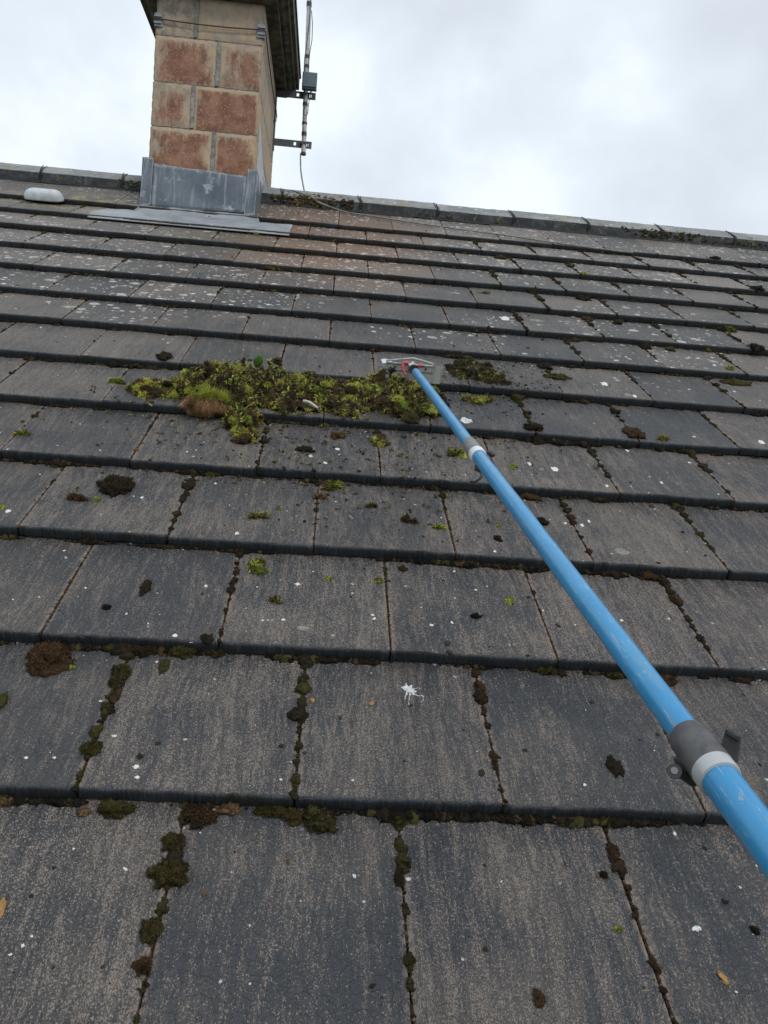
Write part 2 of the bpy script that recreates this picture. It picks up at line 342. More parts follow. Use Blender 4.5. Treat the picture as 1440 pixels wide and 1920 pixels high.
# --- blue pole
M_POLE, b = newmat('blue_pole', .34, .5); P = objco()
c = mix(ramp(noise(P, 6, 3, .6), .3, .7), (.017, .215, .455), (.030, .25, .49))
c = mix(ramp(noise(P, 1, 5, .7, sc=(60, 5, 60), loc=(4, 4, 4)), .50, .68, 0, .55), c, (.15, .27, .33))
c = mix(ramp(noise(P, 1, 5, .75, sc=(90, 9, 90), loc=(9, 4, 1)), .57, .70, 0, .6), c, (.22, .22, .17))
scr = noise(P, 1, 5, .75, sc=(140, 11, 140)); c = mix(ramp(scr, .60, .72, 0, .55), c, (.28, .36, .40))
c = mix(ramp(noise(P, 60, 4, .7, loc=(1, 5, 2)), .62, .72, 0, .6), c, (.34, .32, .27))
c = mix(ramp(noise(P, 1, 3, .8, sc=(420, 30, 420), loc=(2, 2, 2)), .62, .68, 0, .5), c, (.42, .50, .54))
L(c, b.inputs['Base Color']); L(ramp(noise(P, 30, 4, .6), .3, .7, .28, .46), b.inputs['Roughness'])
b.inputs['Coat Weight'].default_value = .3; b.inputs['Coat Roughness'].default_value = .25

# ------------------------------------------------------------------ the roof
TW, GA, TH = .30, .31833, .0255
UMIN, UMAX = -19, 26
DV = {8: -.07, 9: -.08, 10: -.08, 11: -.05, 12: -.04, 13: -.08}
def ynose(k): return (k + DV.get(k, 0)) * GA
def tile_par(k, j):                          # small settling differences of one tile
    r = random.Random(k * 971 + j * 13 + 5)
    return r.uniform(-.0015, .0015), r.uniform(-.0022, .0022), r.uniform(-.0012, .0014), r.random(), r.random(), r.uniform(-.0012, .0012)
K0, K1 = -1, 13
def offs(k): return 0.0 if k % 2 else -.5
def locate(x, y):
    k = max(K0, min(K1, int(math.floor(y / GA))))
    for kk in (k + 1, k, k - 1):
        if K0 <= kk <= K1 and y >= ynose(kk): k = kk; break
    j = math.floor(x / TW - offs(k)); return k, j
def surf(x, y):
    k, j = locate(x, y); dx, dy, dz, *_ = tile_par(k, j)
    return dz - (TH if k < K1 else TH * .3) * (y - ynose(k)) / GA
def surfv(XY): return np.array([surf(a, b_) for a, b_ in XY])
def on_roof(px, py, h=0.0):
    d_ = ray(px, py); z = 0.0
    for _ in range(3):
        p = Cc + d_ * (z + h - Cc[2]) / d_[2]; z = surf(p[0], p[1])
    return p
prof = [(.03, -.0235, 1), (.004, -.0235, 1), (.0005, -.0225, 1), (-.0006, -.014, 1), (-.0012, -.0055, 1), (-.0004, -.0022, 1), (.0012, -.0006, .9), (.0035, 0, .15), (.009, 0, .0), (.10, 0, 0), (.20, 0, 0), (.30, 0, 0), (.37, 0, 0)]
roof = thing('tiled_roof', 'pitched roof of flat dark grey concrete tiles with mossy joints and a concrete ridge', 'roof', (0, 0, 0))
VV, FF, CC, WW = [], [], [], []; n0 = 0
for k in range(K0, K1 + 1):
    for j in range(UMIN, UMAX):
        xa = (j + offs(k)) * TW
        xc = xa + TW / 2
        fine = -2.3 < xc < 3.6
        dx, dy, dz, ra, rb, yaw = tile_par(k, j)
        x0, x1 = xa + .0016 + dx * .5, xa + TW - .0016 + dx * .5
        ni = 22 if (fine and k < 8) else (10 if fine else 2)
        cols = [(x0, -.02, 1), (x0, -.0025, 1), (x0 + .0012, -.0006, 1), (x0 + .004, 0, .5)] + [(x0 + .009 + (x1 - x0 - .018) * t / ni, 0, 0) for t in range(ni + 1)] + [(x1 - .004, 0, .5), (x1 - .0012, -.0006, 1), (x1, -.0025, 1), (x1, -.02, 1)]
        rs = np.random.default_rng(abs(k * 1000 + j) + 5000)
        nj = rs.normal(0, .0009, len(cols)) + .0011 * np.sin(np.linspace(0, 6.3 * rs.uniform(.6, 2), len(cols)) + rs.uniform(0, 6))
        chip = rs.random(len(cols)) < .05; nj2 = rs.normal(0, .0005, len(cols)) - chip * .0015
        top = 1.0 if k < K1 else .0
        V = np.zeros((len(prof), len(cols), 3)); C = np.zeros((len(prof), len(cols), 3)); Wr = np.zeros((len(prof), len(cols)))
        for a, (py, pz, pn) in enumerate(prof):
            if k == K1 and py > .3: py = .33 if py < .35 else .50
            for c_, (cx, cz, cw) in enumerate(cols):
                nf = 1 if pn > .3 else 0
                zz = min(pz, cz) if abs(cz) > .003 else pz + cz
                V[a, c_] = (cx + yaw * py * 3, ynose(k) + dy + py + nj[c_] * nf, dz + zz - (TH if k < K1 else TH * .3) * py / GA + nj2[c_] * nf)
                C[a, c_] = (ra, pn, rb); Wr[a, c_] = cw * (1 - pn) if py < .33 else 0
        m_, q = V.shape[:2]; idx = np.arange(m_ * q).reshape(m_, q) + n0
        FF.append(np.stack([idx[:-1, :-1], idx[:-1, 1:], idx[1:, 1:], idx[1:, :-1]], -1).reshape(-1, 4))
        VV.append(V.reshape(-1, 3)); CC.append(C.reshape(-1, 3)); WW.append(Wr.ravel()); n0 += m_ * q
# the slope behind the ridge, plain courses
yr = 14.05 * GA; RWY, RWZ = 4.105, 2.290     # ridge apex in the house frame (Y, Z)
V = np.concatenate(VV)
back = []
for k in range(0, 14):
    a = w2r([[UMIN * TW, RWY + .03 + k * .29, RWZ - .10 - k * .157], [UMAX * TW, RWY + .03 + k * .29, RWZ - .10 - k * .157], [UMAX * TW, RWY + .32 + k * .29, RWZ - .235 - k * .157], [UMIN * TW, RWY + .32 + k * .29, RWZ - .235 - k * .157]])
    back.append(a); FF.append(np.array([[n0, n0 + 1, n0 + 2, n0 + 3]])); n0 += 4; CC.append(np.tile((.5, 0, .5), (4, 1))); WW.append(np.zeros(4))
V = np.concatenate([V] + back)
o = obj('roof_tiles', (V, np.concatenate(FF), np.concatenate(CC)), M_TILE, parent=roof)
a = o.data.attributes.new('Wear', 'FLOAT', 'POINT'); a.data.foreach_set('value', np.concatenate(WW).astype(np.float32)); edge_split(o, 50)
g = G(); g.add([(UMIN * TW, -.35, -.06), (UMAX * TW, -.35, -.06), (UMAX * TW, yr + .1, -.06), (UMIN * TW, yr + .1, -.06)], [(0, 1, 2, 3)]); obj('underlay', g, M_UNDER, parent=roof, smooth=False)
# house body under the roof
g = G(); g.box((UMIN * TW + .2, -.12, -Z0), (UMAX * TW - .2, 7.7, -.22)); obj('house_wall', g, M_RENDER, MW, parent=roof, smooth=False)
g = G(); xs = np.linspace(UMIN * TW, UMAX * TW, 3); th = np.linspace(0, math.pi, 9)
Vg = [(x_, -.36 - .055 + .055 * math.cos(t_), -.23 - .055 * math.sin(t_)) for x_ in xs for t_ in th]
g.add(Vg, [(a_ * 9 + b_, a_ * 9 + b_ + 1, (a_ + 1) * 9 + b_ + 1, (a_ + 1) * 9 + b_) for a_ in range(2) for b_ in range(8)]); obj('gutter', g, M_CLIP, MW, parent=roof)
# ridge tiles
RL = .4625; rx0 = -1.431
rprof = [(RWY - .101, RWZ - .124, 1), (RWY - .103, RWZ - .074, 1), (RWY - .101, RWZ - .068, 0), (RWY - .06, RWZ - .036, 0), (RWY - .012, RWZ - .004, 0), (RWY, RWZ, 0), (RWY + .012, RWZ - .004, 0), (RWY + .06, RWZ - .036, 0), (RWY + .110, RWZ - .070, 0), (RWY + .113, RWZ - .118, 1)]
first = None
for i in range(-9, 20):
    xa = rx0 + i * RL
    if xa > UMAX * TW or xa + RL < UMIN * TW: continue
    if xa + RL > -.70 and xa < -.25 and False: continue
    rr_ = random.Random(i + 50); dz = rr_.uniform(-.002, .003); g = G()
    xs = np.linspace(xa + .002, xa + RL - .002, 14)
    V, C = [], []
    for x_ in xs:
        for (Y, Z, s_) in rprof:
            V.append((x_, Y + rr_.gauss(0, .0008), Z + dz + rr_.gauss(0, .0008))); C.append((s_, s_, s_))
    n = len(rprof); F = [(a_ * n + b_, (a_ + 1) * n + b_, (a_ + 1) * n + b_ + 1, a_ * n + b_ + 1) for a_ in range(13) for b_ in range(n - 1)]
    F += [tuple(range(n))[::-1], tuple(13 * n + t_ for t_ in range(n))]
    g.add(V, F, np.array(C)); o = obj('ridge_tile', g, M_RIDGE, MW, parent=roof); edge_split(o, 22)
    # union clip over the joint
    if -4 < xa < 5.2:
        g = G(); xx = [xa - .004, xa + .004]
        lift = .003
        pts = [(RWY - .109, RWZ - .112), (RWY - .108, RWZ - .070), (RWY - .06, RWZ - .030), (RWY, RWZ + lift), (RWY + .06, RWZ - .030), (RWY + .119, RWZ - .074)]
        V = [(x_, Y, Z) for x_ in xx for (Y, Z) in pts] + [(x_, Y, Z - .007) for x_ in xx for (Y, Z) in pts]
        F = []
        for t_ in range(5): F += [(t_, t_ + 1, 6 + t_ + 1, 6 + t_), (12 + t_, 12 + t_ + 1, t_ + 1, t_), (6 + t_, 6 + t_ + 1, 18 + t_ + 1, 18 + t_)]
        F += [(0, 6, 18, 12)]
        g.add(V, F); g.tube([(xa - .002, RWY - .111, RWZ - .110), (xa + .003, RWY - .112, RWZ - .068), (xa - .010, RWY - .07, RWZ - .036), (xa - .016, RWY - .01, RWZ + .002)], .0024, 6)
        g.tube([(xa + .012, RWY - .110, RWZ - .10), (xa + .010, RWY - .108, RWZ - .064), (xa + .001, RWY - .05, RWZ - .026)], .002, 6)
        obj('ridge_clip', g, M_CLIP, MW, parent=roof)
g = G(); x_ = np.linspace(UMIN * TW, UMAX * TW, 260); rr_ = np.random.default_rng(3)
pr_ = [(RWY - .116, RWZ - .133), (RWY - .115, RWZ - .125), (RWY - .105, RWZ - .121), (RWY - .098, RWZ - .114)]
V = [(a_, Y + rr_.normal(0, .001), Z + rr_.normal(0, .0012)) for a_ in x_ for (Y, Z) in pr_]
g.add(V, [(a_ * 4 + b_, (a_ + 1) * 4 + b_, (a_ + 1) * 4 + b_ + 1, a_ * 4 + b_ + 1) for a_ in range(259) for b_ in range(3)])
obj('ridge_roll', g, M_ROLL, MW, parent=roof)

# ------------------------------------------------------------------ chimney (house frame)
CX0, CX1, CY0, CY1, CZT = -.742, -.170, 3.655, 4.68, 3.105
ch = thing('chimney', 'block chimney stack with red-brown stained faces, lead base and dark cap', 'chimney', (-.456, CY0, 1.98), MW)
BV, BF, BC, BU = [], [], [], []
bn = 0
def block(p00, du, dv, nrm, ul, vl, col, uvr=(0, 0, 1, 1), seed=0):
    """block face: origin p00, in-plane unit axes du, dv, lengths ul, vl, proud along nrm with worn rim"""
    global bn
    r = np.random.default_rng(seed); nu, nv = max(6, int(ul / .016)), max(6, int(vl / .016)); p00, du, dv, nrm = map(lambda q: np.array(q, float), (p00, du, dv, nrm))
    for a in range(nu + 1):
        for b_ in range(nv + 1):
            s, t = a / nu, b_ / nv; e_ = min(s * ul, (1 - s) * ul, t * vl, (1 - t) * vl)
            hgt = .004 * min(1, e_ / .012) ** .5 - .004
            jx = r.normal(0, .0012) if e_ < .012 else 0; jz = r.normal(0, .0012) if e_ < .012 else 0
            BV.append(p00 + du * (s * ul + jx) + dv * (t * vl + jz) + nrm * (hgt + r.normal(0, .0004))); BC.append(col); BU.append((uvr[0] + s * (uvr[2] - uvr[0]), uvr[1] + t * (uvr[3] - uvr[1])))
    for a in range(nu):
        for b_ in range(nv):
            i = bn + a * (nv + 1) + b_; BF.append((i, i + nv + 1, i + nv + 2, i + 1))
    bn += (nu + 1) * (nv + 1)
zj = [1.90, 2.17, 2.408, 2.643, 2.886, 3.105]; xj = [-.53, -.402, -.526, -.404, -.531]; mj = .006
redk = [(.6, .6), (.85, .9), (.62, .95), (.70, .62), (.0, .0)]; gry = [(0, 0), (.1, 0), (.55, .0), (.0, .5), (.8, .35)]
for r_ in range(5):
    za, zb = zj[r_] + mj / 2, zj[r_ + 1] - mj / 2; mvw = .011
    block((CX0, CY0, za), (1, 0, 0), (0, 0, 1), (0, -1, 0), xj[r_] - mvw - CX0, zb - za, (.17 * r_ + .1, redk[r_][0], gry[r_][0]), seed=r_ * 2)
    block((xj[r_] + mvw, CY0, za), (1, 0, 0), (0, 0, 1), (0, -1, 0), CX1 - xj[r_] - mvw, zb - za, (.17 * r_ + .55, redk[r_][1], gry[r_][1]), seed=r_ * 2 + 1)
    for sx_, nx in ((CX1, 1), (CX0, -1)):
        ys = [CY0, CY0 + (.30 if r_ % 2 else .10), CY0 + (.74 if r_ % 2 else .54), CY1]
        for q in range(3):
            ya, yb = ys[q] + (0 if q == 0 else .004), ys[q + 1] - .004
            if nx > 0: block((sx_, ya, za), (0, 1, 0), (0, 0, 1), (1, 0, 0), yb - ya, zb - za, (.3 + .1 * r_ + q * .13, .0, .12 + .3 * ((r_ + q) % 2)), seed=r_ * 7 + q + 40)
            else: block((sx_, yb, za), (0, -1, 0), (0, 0, 1), (-1, 0, 0), yb - ya, zb - za, (.3 + .1 * r_ + q * .13, .2, .2), seed=r_ * 7 + q + 90)
    block((CX1, CY1, za), (-1, 0, 0), (0, 0, 1), (0, 1, 0), CX1 - CX0, zb - za, (.4, .3, .2), seed=r_ + 140)
o = obj('stack', (np.array(BV), BF, np.array(BC)), M_STONE, MW, (0, 0, 0), ch)
uvl = o.data.uv_layers.new(name='UVMap'); li = np.zeros(len(o.data.loops), np.int32); o.data.loops.foreach_get('vertex_index', li)
uvl.data.foreach_set('uv', np.array(BU, np.float32)[li].ravel())
g = G(); g.box((CX0 + .005, CY0 + .005, 1.8), (CX1 - .005, CY1 - .005, CZT)); obj('mortar', g, M_MORTAR, MW, (0, 0, 0), ch, smooth=False)
# raised ragged pointing in the upright joints
g = G(); rr_ = np.random.default_rng(9)
for r_ in range(1, 5):
    zz = np.linspace(zj[r_] + .006, zj[r_ + 1] - .006, 22)
    L1 = [(xj[r_] - .011 + rr_.normal(0, .0022), CY0 + .0005, z_) for z_ in zz]; L2 = [(xj[r_] + .011 + rr_.normal(0, .0022), CY0 + .0005, z_) for z_ in zz]; Lm = [(xj[r_] + rr_.normal(0, .002), CY0 - .0035 + rr_.normal(0, .001), z_) for z_ in zz]
    V = L1 + Lm + L2; F = [(a_, 22 + a_, 23 + a_, a_ + 1) for a_ in range(21)] + [(22 + a_, 44 + a_, 45 + a_, 23 + a_) for a_ in range(21)]; g.add(V, F)
obj('pointing', g, flat('pale_mortar', (.30, .29, .265), .95, .1, .4, 30, bmp=.003, col2=(.17, .165, .15)), MW, (0, 0, 0), ch)
# cap: stepped cornice slab
def frustum(g, r0, z0, r1, z1):
    (a, b_, c_, d_), (e_, f_, h_, i_) = r0, r1
    g.add([(a, b_, z0), (c_, b_, z0), (c_, d_, z0), (a, d_, z0), (e_, f_, z1), (h_, f_, z1), (h_, i_, z1), (e_, i_, z1)], [(0, 3, 2, 1), (4, 5, 6, 7), (0, 1, 5, 4), (1, 2, 6, 5), (2, 3, 7, 6), (3, 0, 4, 7)])
g = G(); BK = .045
def rect(o_): return (CX0 - o_, CY0 - o_, CX1 + o_, CY1 + min(o_, BK))
frustum(g, rect(.066), CZT, rect(.066), CZT + .030)
frustum(g, rect(.085), CZT + .030, rect(.105), CZT + .042)
frustum(g, rect(.118), CZT + .042, rect(.125), CZT + .060)
frustum(g, rect(.143), CZT + .052 + .008, rect(.143), CZT + .135)
frustum(g, rect(.152), CZT + .135, rect(.152), CZT + .150)
frustum(g, rect(.150), CZT + .150, (CX0 + .05, CY0 + .05, CX1 - .05, CY1 - .05), CZT + .21)
obj('chimney_cap', g, M_CAP, MW, (0, 0, 0), ch, smooth=False)
# lead: front panel, corner strips, stepped side pieces, apron
def sheet(g, P00, P10, P01, P11, nu, nv, nrm, amp, seed, thick=.003, rim=.02):
    r = np.random.default_rng(seed); V, C = [], []; nrm = np.array(nrm, float)
    P00, P10, P01, P11 = map(lambda q: np.array(q, float), (P00, P10, P01, P11)); ph = r.uniform(0, 6, 6)
    for b_ in range(nv + 1):
        for a in range(nu + 1):
            s, t = a / nu, b_ / nv; p = (P00 * (1 - s) + P10 * s) * (1 - t) + (P01 * (1 - s) + P11 * s) * t
            wv = math.sin(s * 7 + ph[0] + t * 3) + .6 * math.sin(s * 17 + ph[1]) + .5 * math.sin(t * 9 + ph[2] + s * 5)
            rv = 1.0 if min(s, 1 - s, t * 1.0, 1 - t) < rim else 0.0
            V.append(p + nrm * wv * amp + (np.array([0, 0, .004]) * .45 * math.sin(s * 13 + ph[3]) * (1 if b_ == nv else 0))); C.append((rv,) * 3)
    n = nu + 1; F = [(b_ * n + a, b_ * n + a + 1, (b_ + 1) * n + a + 1, (b_ + 1) * n + a) for b_ in range(nv) for a in range(nu)]
    m_ = len(V); V += [v - nrm * thick for v in V]; C += C
    F += [tuple(i + m_ for i in f[::-1]) for f in F]
    per = [a for a in range(n)] + [b_ * n + nu for b_ in range(1, nv + 1)] + [nv * n + a for a in range(nu - 1, -1, -1)] + [b_ * n for b_ in range(nv - 1, 0, -1)]
    F += [(per[i], per[(i + 1) % len(per)] + 0, per[(i + 1) % len(per)] + m_, per[i] + m_)[::-1] for i in range(len(per))]
    g.add(V, F, np.array(C))
ZB = 1.975
g = G(); sheet(g, (-.72, CY0 - .012, ZB - .005), (-.20, CY0 - .012, ZB + .012), (-.72, CY0 - .006, 2.205), (-.20, CY0 - .006, 2.185), 26, 12, (0, -1, 0), .0016, 2, .003, .05); obj('front_flashing', g, M_LEAD, MW, (0, 0, 0), ch)
for (xa, xb, zt, sd) in ((-.772, -.716, 2.232, 3), (-.216, -.158, 2.222, 4)):
    g = G(); sheet(g, (xa, CY0 - .020, ZB - .003), (xb, CY0 - .020, ZB + .002), (xa + .008, CY0 - .014, zt), (xb + .002, CY0 - .014, zt), 6, 12, (0, -1, 0), .0008, sd, .004, .08)
    s_ = 1 if xa > -.5 else -1; xo = xb + .002 if s_ > 0 else xa
    # folded round the corner and up the side
    V = [(xo, CY0 - .017, ZB), (xo + .004 * s_, CY0 + .16, ZB + .075), (xo - .002 * s_, CY0 + .10, zt + .0), (xo, CY0 - .013, zt)]
    V2 = [(a_ - .004 * s_, b_, c_) for a_, b_, c_ in V]; g.add(V + V2, [(0, 1, 2, 3), (4, 7, 6, 5), (0, 4, 5, 1), (1, 5, 6, 2), (2, 6, 7, 3), (3, 7, 4, 0)], (.45, .45, .45))
    o = obj('corner_flashing', g, M_LEAD, MW, (0, 0, 0), ch); edge_split(o)
for s_, xo in ((1, CX1), (-1, CX0)):
    g = G(); tp = math.tan(PITCH); steps = []
    for q in range(3):
        ya = CY0 + .10 + q * .16; yb = ya + .17; zr = lambda y_: 1.9845 + (y_ - CY0) * tp
        top_ = zr(ya) + .13; x1 = xo + s_ * (.006 + .002 * q)
        V = [(x1, ya, zr(ya) - .03), (x1, yb, zr(yb) - .03), (x1, yb, top_), (x1, ya, top_)]
        V2 = [(xo, b_, c_) for a_, b_, c_ in V]; g.add(V + V2, [(0, 1, 2, 3), (4, 7, 6, 5), (0, 4, 5, 1), (1, 5, 6, 2), (2, 6, 7, 3), (3, 7, 4, 0)], (.3, .3, .3))
    o = obj('side_flashing', g, M_LEAD, MW, (0, 0, 0), ch, smooth=False)
g = G(); V = [(CX1 + .003, 3.70, 2.10), (CX1 + .003, 4.10, 2.24), (CX1 + .003, 4.30, 2.28), (CX1 + .003, 3.80, 2.48), (CX1 + .003, 3.74, 2.52)]
V2 = [(CX1 - .002, b_, c_) for a_, b_, c_ in V]; g.add(V + V2, [(0, 1, 2, 3, 4), (9, 8, 7, 6, 5)] + [(i, i + 5, (i + 1) % 5 + 5, (i + 1) % 5) for i in range(5)])
obj('sealant_patch', g, flat('pale_sealant', (.46, .47, .47), .7, .3, .2, 20), MW, (0, 0, 0), ch, smooth=False)
# apron on the slope (roof frame)
nx_, ny_ = 60, 16; V, C = [], []; rr_ = random.Random(4); ax0, ax1 = -.955, .055
for b_ in range(ny_ + 1):
    for a in range(nx_ + 1):
        s, t = a / nx_, b_ / ny_
        yb0 = 3.792 + .006 * math.sin(s * 9) ; yt0 = 4.20
        y_ = yb0 + (yt0 - yb0) * t; xl = ax0 + .03 * t; xr_ = ax1 - .0 * t
        if t > .55: y_ = y_
        x_ = xl + (xr_ - xl) * s
        ytop = 4.06 if (x_ < CX0 - .03 or x_ > CX1 + .03) else 4.20
        y_ = yb0 + (ytop - yb0) * t
        z_ = -TH * max(0, (y_ - ynose(12))) / GA + .006 + .0018 * math.sin(x_ * 23 + y_ * 11) + .0010 * math.sin(x_ * 51)
        if y_ > ynose(13): z_ += TH * .8
        if t < .09: z_ = -.010 - (.09 - t) * .02; y_ = ynose(12) - .006 - (.09 - t) * .05
        V.append((x_, y_, z_)); C.append((0.2,) * 3)
n = nx_ + 1; F = [(b_ * n + a, b_ * n + a + 1, (b_ + 1) * n + a + 1, (b_ + 1) * n + a) for b_ in range(ny_) for a in range(nx_)]
o = obj('lead_apron', (np.array(V), F, np.array(C)), M_LEAD2, MR, (0, 0, 0), ch); md = o.modifiers.new('s', 'SOLIDIFY'); md.thickness = .003

# lashing wire round the chimney
lw = thing('lashing_wire', 'thin dark wire strapped round the top of the chimney over grey corner plates', 'wire', (CX0, CY0, 2.96), MW)
g = G(); xs = np.linspace(CX0 - .008, CX1 + .008, 14)
g.tube([(x_, CY0 - .014 - .004 * math.sin((x_ - CX0) * 5), 2.962 - .010 * math.sin((x_ - CX0) / .57 * 3.14)) for x_ in xs], .0036, 8)
g.tube([(CX1 + .010, y_, 2.958 - .02 * math.sin((y_ - CY0) / 1.03 * 3.14)) for y_ in np.linspace(CY0 - .01, CY1 + .01, 16)], .0032, 8)
g.tube([(CX0 - .008, y_, 2.965) for y_ in np.linspace(CY0 - .01, CY1, 6)], .0032, 8)
obj('wire', g, M_WIRE, MW, (0, 0, 0), lw)
for (x_, y_, s_, q_) in ((CX0, CY0, -1, -1), (CX1, CY0, 1, -1), (CX1, CY1, 1, 1)):
    g = G(); g.box((x_ - s_ * .035, y_ + q_ * .004, 2.925), (x_ + s_ * .005, y_ + q_ * .008, 2.995)); g.box((x_ + s_ * .004, y_ - q_ * .035, 2.925), (x_ + s_ * .008, y_ + q_ * .008, 2.995))
    g.box((x_ - s_ * .030, y_ + q_ * .008, 2.972), (x_ + s_ * .009, y_ + q_ * .016, 2.982)); g.box((x_ - s_ * .030, y_ + q_ * .008, 2.938), (x_ + s_ * .009, y_ + q_ * .016, 2.947))
    obj('corner_plate', g, M_PLATE, MW, (0, 0, 0), lw, smooth=False)

# ------------------------------------------------------------------ aerial mast with its wall bracket
AY = 4.60
am = thing('aerial_mast', 'taped grey aerial pole on a bracket at the chimney side with blue-grey box', 'aerial mast', (.036, AY, 2.69), MW)
def mastp(z): return np.array([.036 - .025 * (z - 2.695), AY - .02, z])
g = G(); zz = np.linspace(2.692, 4.5, 10); g.tube([mastp(z) for z in zz], .0150, 16); o = obj('pole', g, M_MAST, MW, (0, 0, 0), am); edge_split(o, 60)
def zpix(py): return on_plane_Y(575, py, AY - .02)[2]
for py, hh in ((8, 4), (107, 3.2), (125, 2.8), (196, 3), (232, 2.2), (252, 3.5), (289, 2)):
    z_ = zpix(py); h_ = hh * 5.3 / FP; g = G(); g.tube([mastp(z_ - h_), mastp(z_ + h_)], .0172, 16); o = obj('tape_band', g, M_BLACK, MW, (0, 0, 0), am); edge_split(o, 60)
z1_, z2_ = zpix(177), zpix(142); xa = on_plane_Y(567, 150, AY - .05)[0]; xb = on_plane_Y(594, 160, AY - .05)[0]
g = G(); g.box((xa, AY - .075, z1_ + .012), (xb, AY - .04, z2_)); g.box((xa + .004, AY - .083, z1_ + .022), (xb - .004, AY - .075, z2_ - .008)); g.box((xa - .002, AY - .08, z1_ + .038), (xb + .002, AY - .074, z1_ + .043))
g.tube([((xa + xb) / 2 - .02, AY - .058, z1_ + .012), ((xa + xb) / 2 - .02, AY - .058, z1_ - .012)], .008, 8); g.tube([((xa + xb) / 2 + .012, AY - .058, z1_ + .012), ((xa + xb) / 2 + .012, AY - .058, z1_ - .010)], .006, 8)
o = obj('junction_box', g, M_BOX, MW, (0, 0, 0), am, smooth=False); md = o.modifiers.new('b', 'BEVEL'); md.width = .003; md.segments = 2
g = G()
for (zc) in (on_plane_Y(545, 269, AY)[2], on_plane_Y(550, 177, AY)[2]):
    hh = .023; xL, xR = CX1 - .0, .085 if zc < 3 else .092; t0, t1 = AY - .002, AY + .002
    holes = [(-.033, -.017), (.052, .066)]
    g.box((xL, t0, zc + hh * .55), (xR, t1, zc + hh)); g.box((xL, t0, zc - hh), (xR, t1, zc - hh * .45))
    xs_ = [xL, *[v for h in holes for v in (h[0] + .036 * 0, h[1])], xR]
    for q in range(0, len(xs_), 2): g.box((xs_[q], t0, zc - hh * .45), (xs_[q + 1], t1, zc + hh * .55))
    g.box((xL, t1, zc + hh - .003), (xR, t1 + .02, zc + hh))
    g.tube([(.036 - .022, AY - .04, zc), (.036 - .022, AY + .02, zc)], .004, 8); g.tube([(.036 + .024, AY - .04, zc), (.036 + .024, AY + .02, zc)], .004, 8)
    g.box((.036 - .030, AY - .040, zc - .006), (.036 + .032, AY - .036, zc + .006))
zt_, zb_ = on_plane_Y(545, 172, AY)[2], on_plane_Y(545, 276, AY)[2]
g.box((CX1 + .002, AY - .004, zb_ - .02), (CX1 + .008, AY + .045, zt_ + .02))
obj('bracket', g, M_STEEL, MW, (0, 0, 0), am, smooth=False)
# short leads strapped to the mast
g = G(); f_ = lambda px, py, d_=.045: on_plane_Y(px, py, AY - d_)
g.tube([f_(583, 0), f_(580, 45), f_(575, 85), f_(571, 110), f_(570, 128), f_(570, 145)], .0028, 6)
g.tube([f_(584, 20), f_(586, 45), f_(585, 75), f_(581, 98), f_(579, 120), f_(578, 145)], .0028, 6)
g.tube([f_(578, 180), f_(580, 188), f_(578, 200), f_(577, 212), f_(574, 218), f_(570, 214), f_(569, 206), f_(574, 196), f_(577, 186)], .0028, 6)
obj('lead', g, M_CABLE, MW, (0, 0, 0), am)
# downlead over the ridge and along the tiles
def smooth_pts(P, n=8):
    P = np.array(P, float); out_ = []
    for i in range(len(P) - 1):
        p0, p1, p2, p3 = P[max(i - 1, 0)], P[i], P[i + 1], P[min(i + 2, len(P) - 1)]
        for t in np.linspace(0, 1, n, endpoint=False): out_.append(.5 * ((2 * p1) + (-p0 + p2) * t + (2 * p0 - 5 * p1 + 4 * p2 - p3) * t * t + (-p0 + 3 * p1 - 3 * p2 + p3) * t ** 3))
    return np.array(out_ + [P[-1]])
pA = [w2r(on_plane_Y(563.5, 288, AY - .03)), w2r(on_plane_Y(564, 318, 4.45)), w2r(on_plane_Y(568, 345, 4.25)), w2r(on_plane_Y(573, 364, 4.095)), w2r(on_plane_Y(584, 372, 4.02)), w2r(on_plane_Y(600, 381, 3.975))]
pB = [w2r(on_plane_Y(625, 390, 3.955))] + [on_roof(px, py, .010) for px, py in ((650, 398), (690, 404), (740, 412), (800, 421), (870, 431), (940, 440), (1000, 449), (1060, 458), (1120, 466), (1188, 470))]
pB[-1][2] -= .012
g = G(); g.tube(smooth_pts(pA + pB), .0046, 8)
obj('aerial_cable', g, M_CABLE2, MR, pA[3], tagd=('thin grey aerial cable hanging from the mast and trailing along the upper tiles', 'cable'))
pC = [w2r(on_plane_Y(546, 357, 4.08)), w2r(on_plane_Y(560, 361, 4.04)), w2r(on_plane_Y(580, 368, 4.0)), w2r(on_plane_Y(600, 379, 3.978)), w2r(on_plane_Y(622, 388.5, 3.957))]
g = G(); g.tube(smooth_pts(pC), .003, 8); obj('cable_end', g, M_CABLE2, MR, pC[0], tagd=('short second cable lying over the mossy ridge tile right of the chimney', 'cable'))

# ------------------------------------------------------------------ roof vent
pv = on_roof(83, 373); vw = 72 / FP * depth_at(pv)
vt = thing('roof_vent', 'pale grey pill-shaped plastic roof vent on the tiles left of the chimney', 'roof vent', pv)
g = G(); nu, nv = 48, 14; V = []; hx, hy, hz = vw / 2, .048, .052
for b_ in range(nv + 1):
    ph = b_ / nv * math.pi / 2; cr_, sr_ = math.cos(ph) ** .62, math.sin(ph)
    for a in range(nu):
        t = 2 * math.pi * (a + .5) / nu; V.append((pv[0] + math.copysign(hx - hy, math.cos(t)) * (.72 + .28 * cr_) + hy * math.cos(t) * cr_, pv[1] + hy * math.sin(t) * cr_, pv[2] - .002 + hz * sr_))
F = [(b_ * nu + a, b_ * nu + (a + 1) % nu, (b_ + 1) * nu + (a + 1) % nu, (b_ + 1) * nu + a) for b_ in range(nv) for a in range(nu)] + [tuple(range(nu))[::-1]]
g.add(V, F); obj('cowl', g, M_VENT, MR, pv, vt)
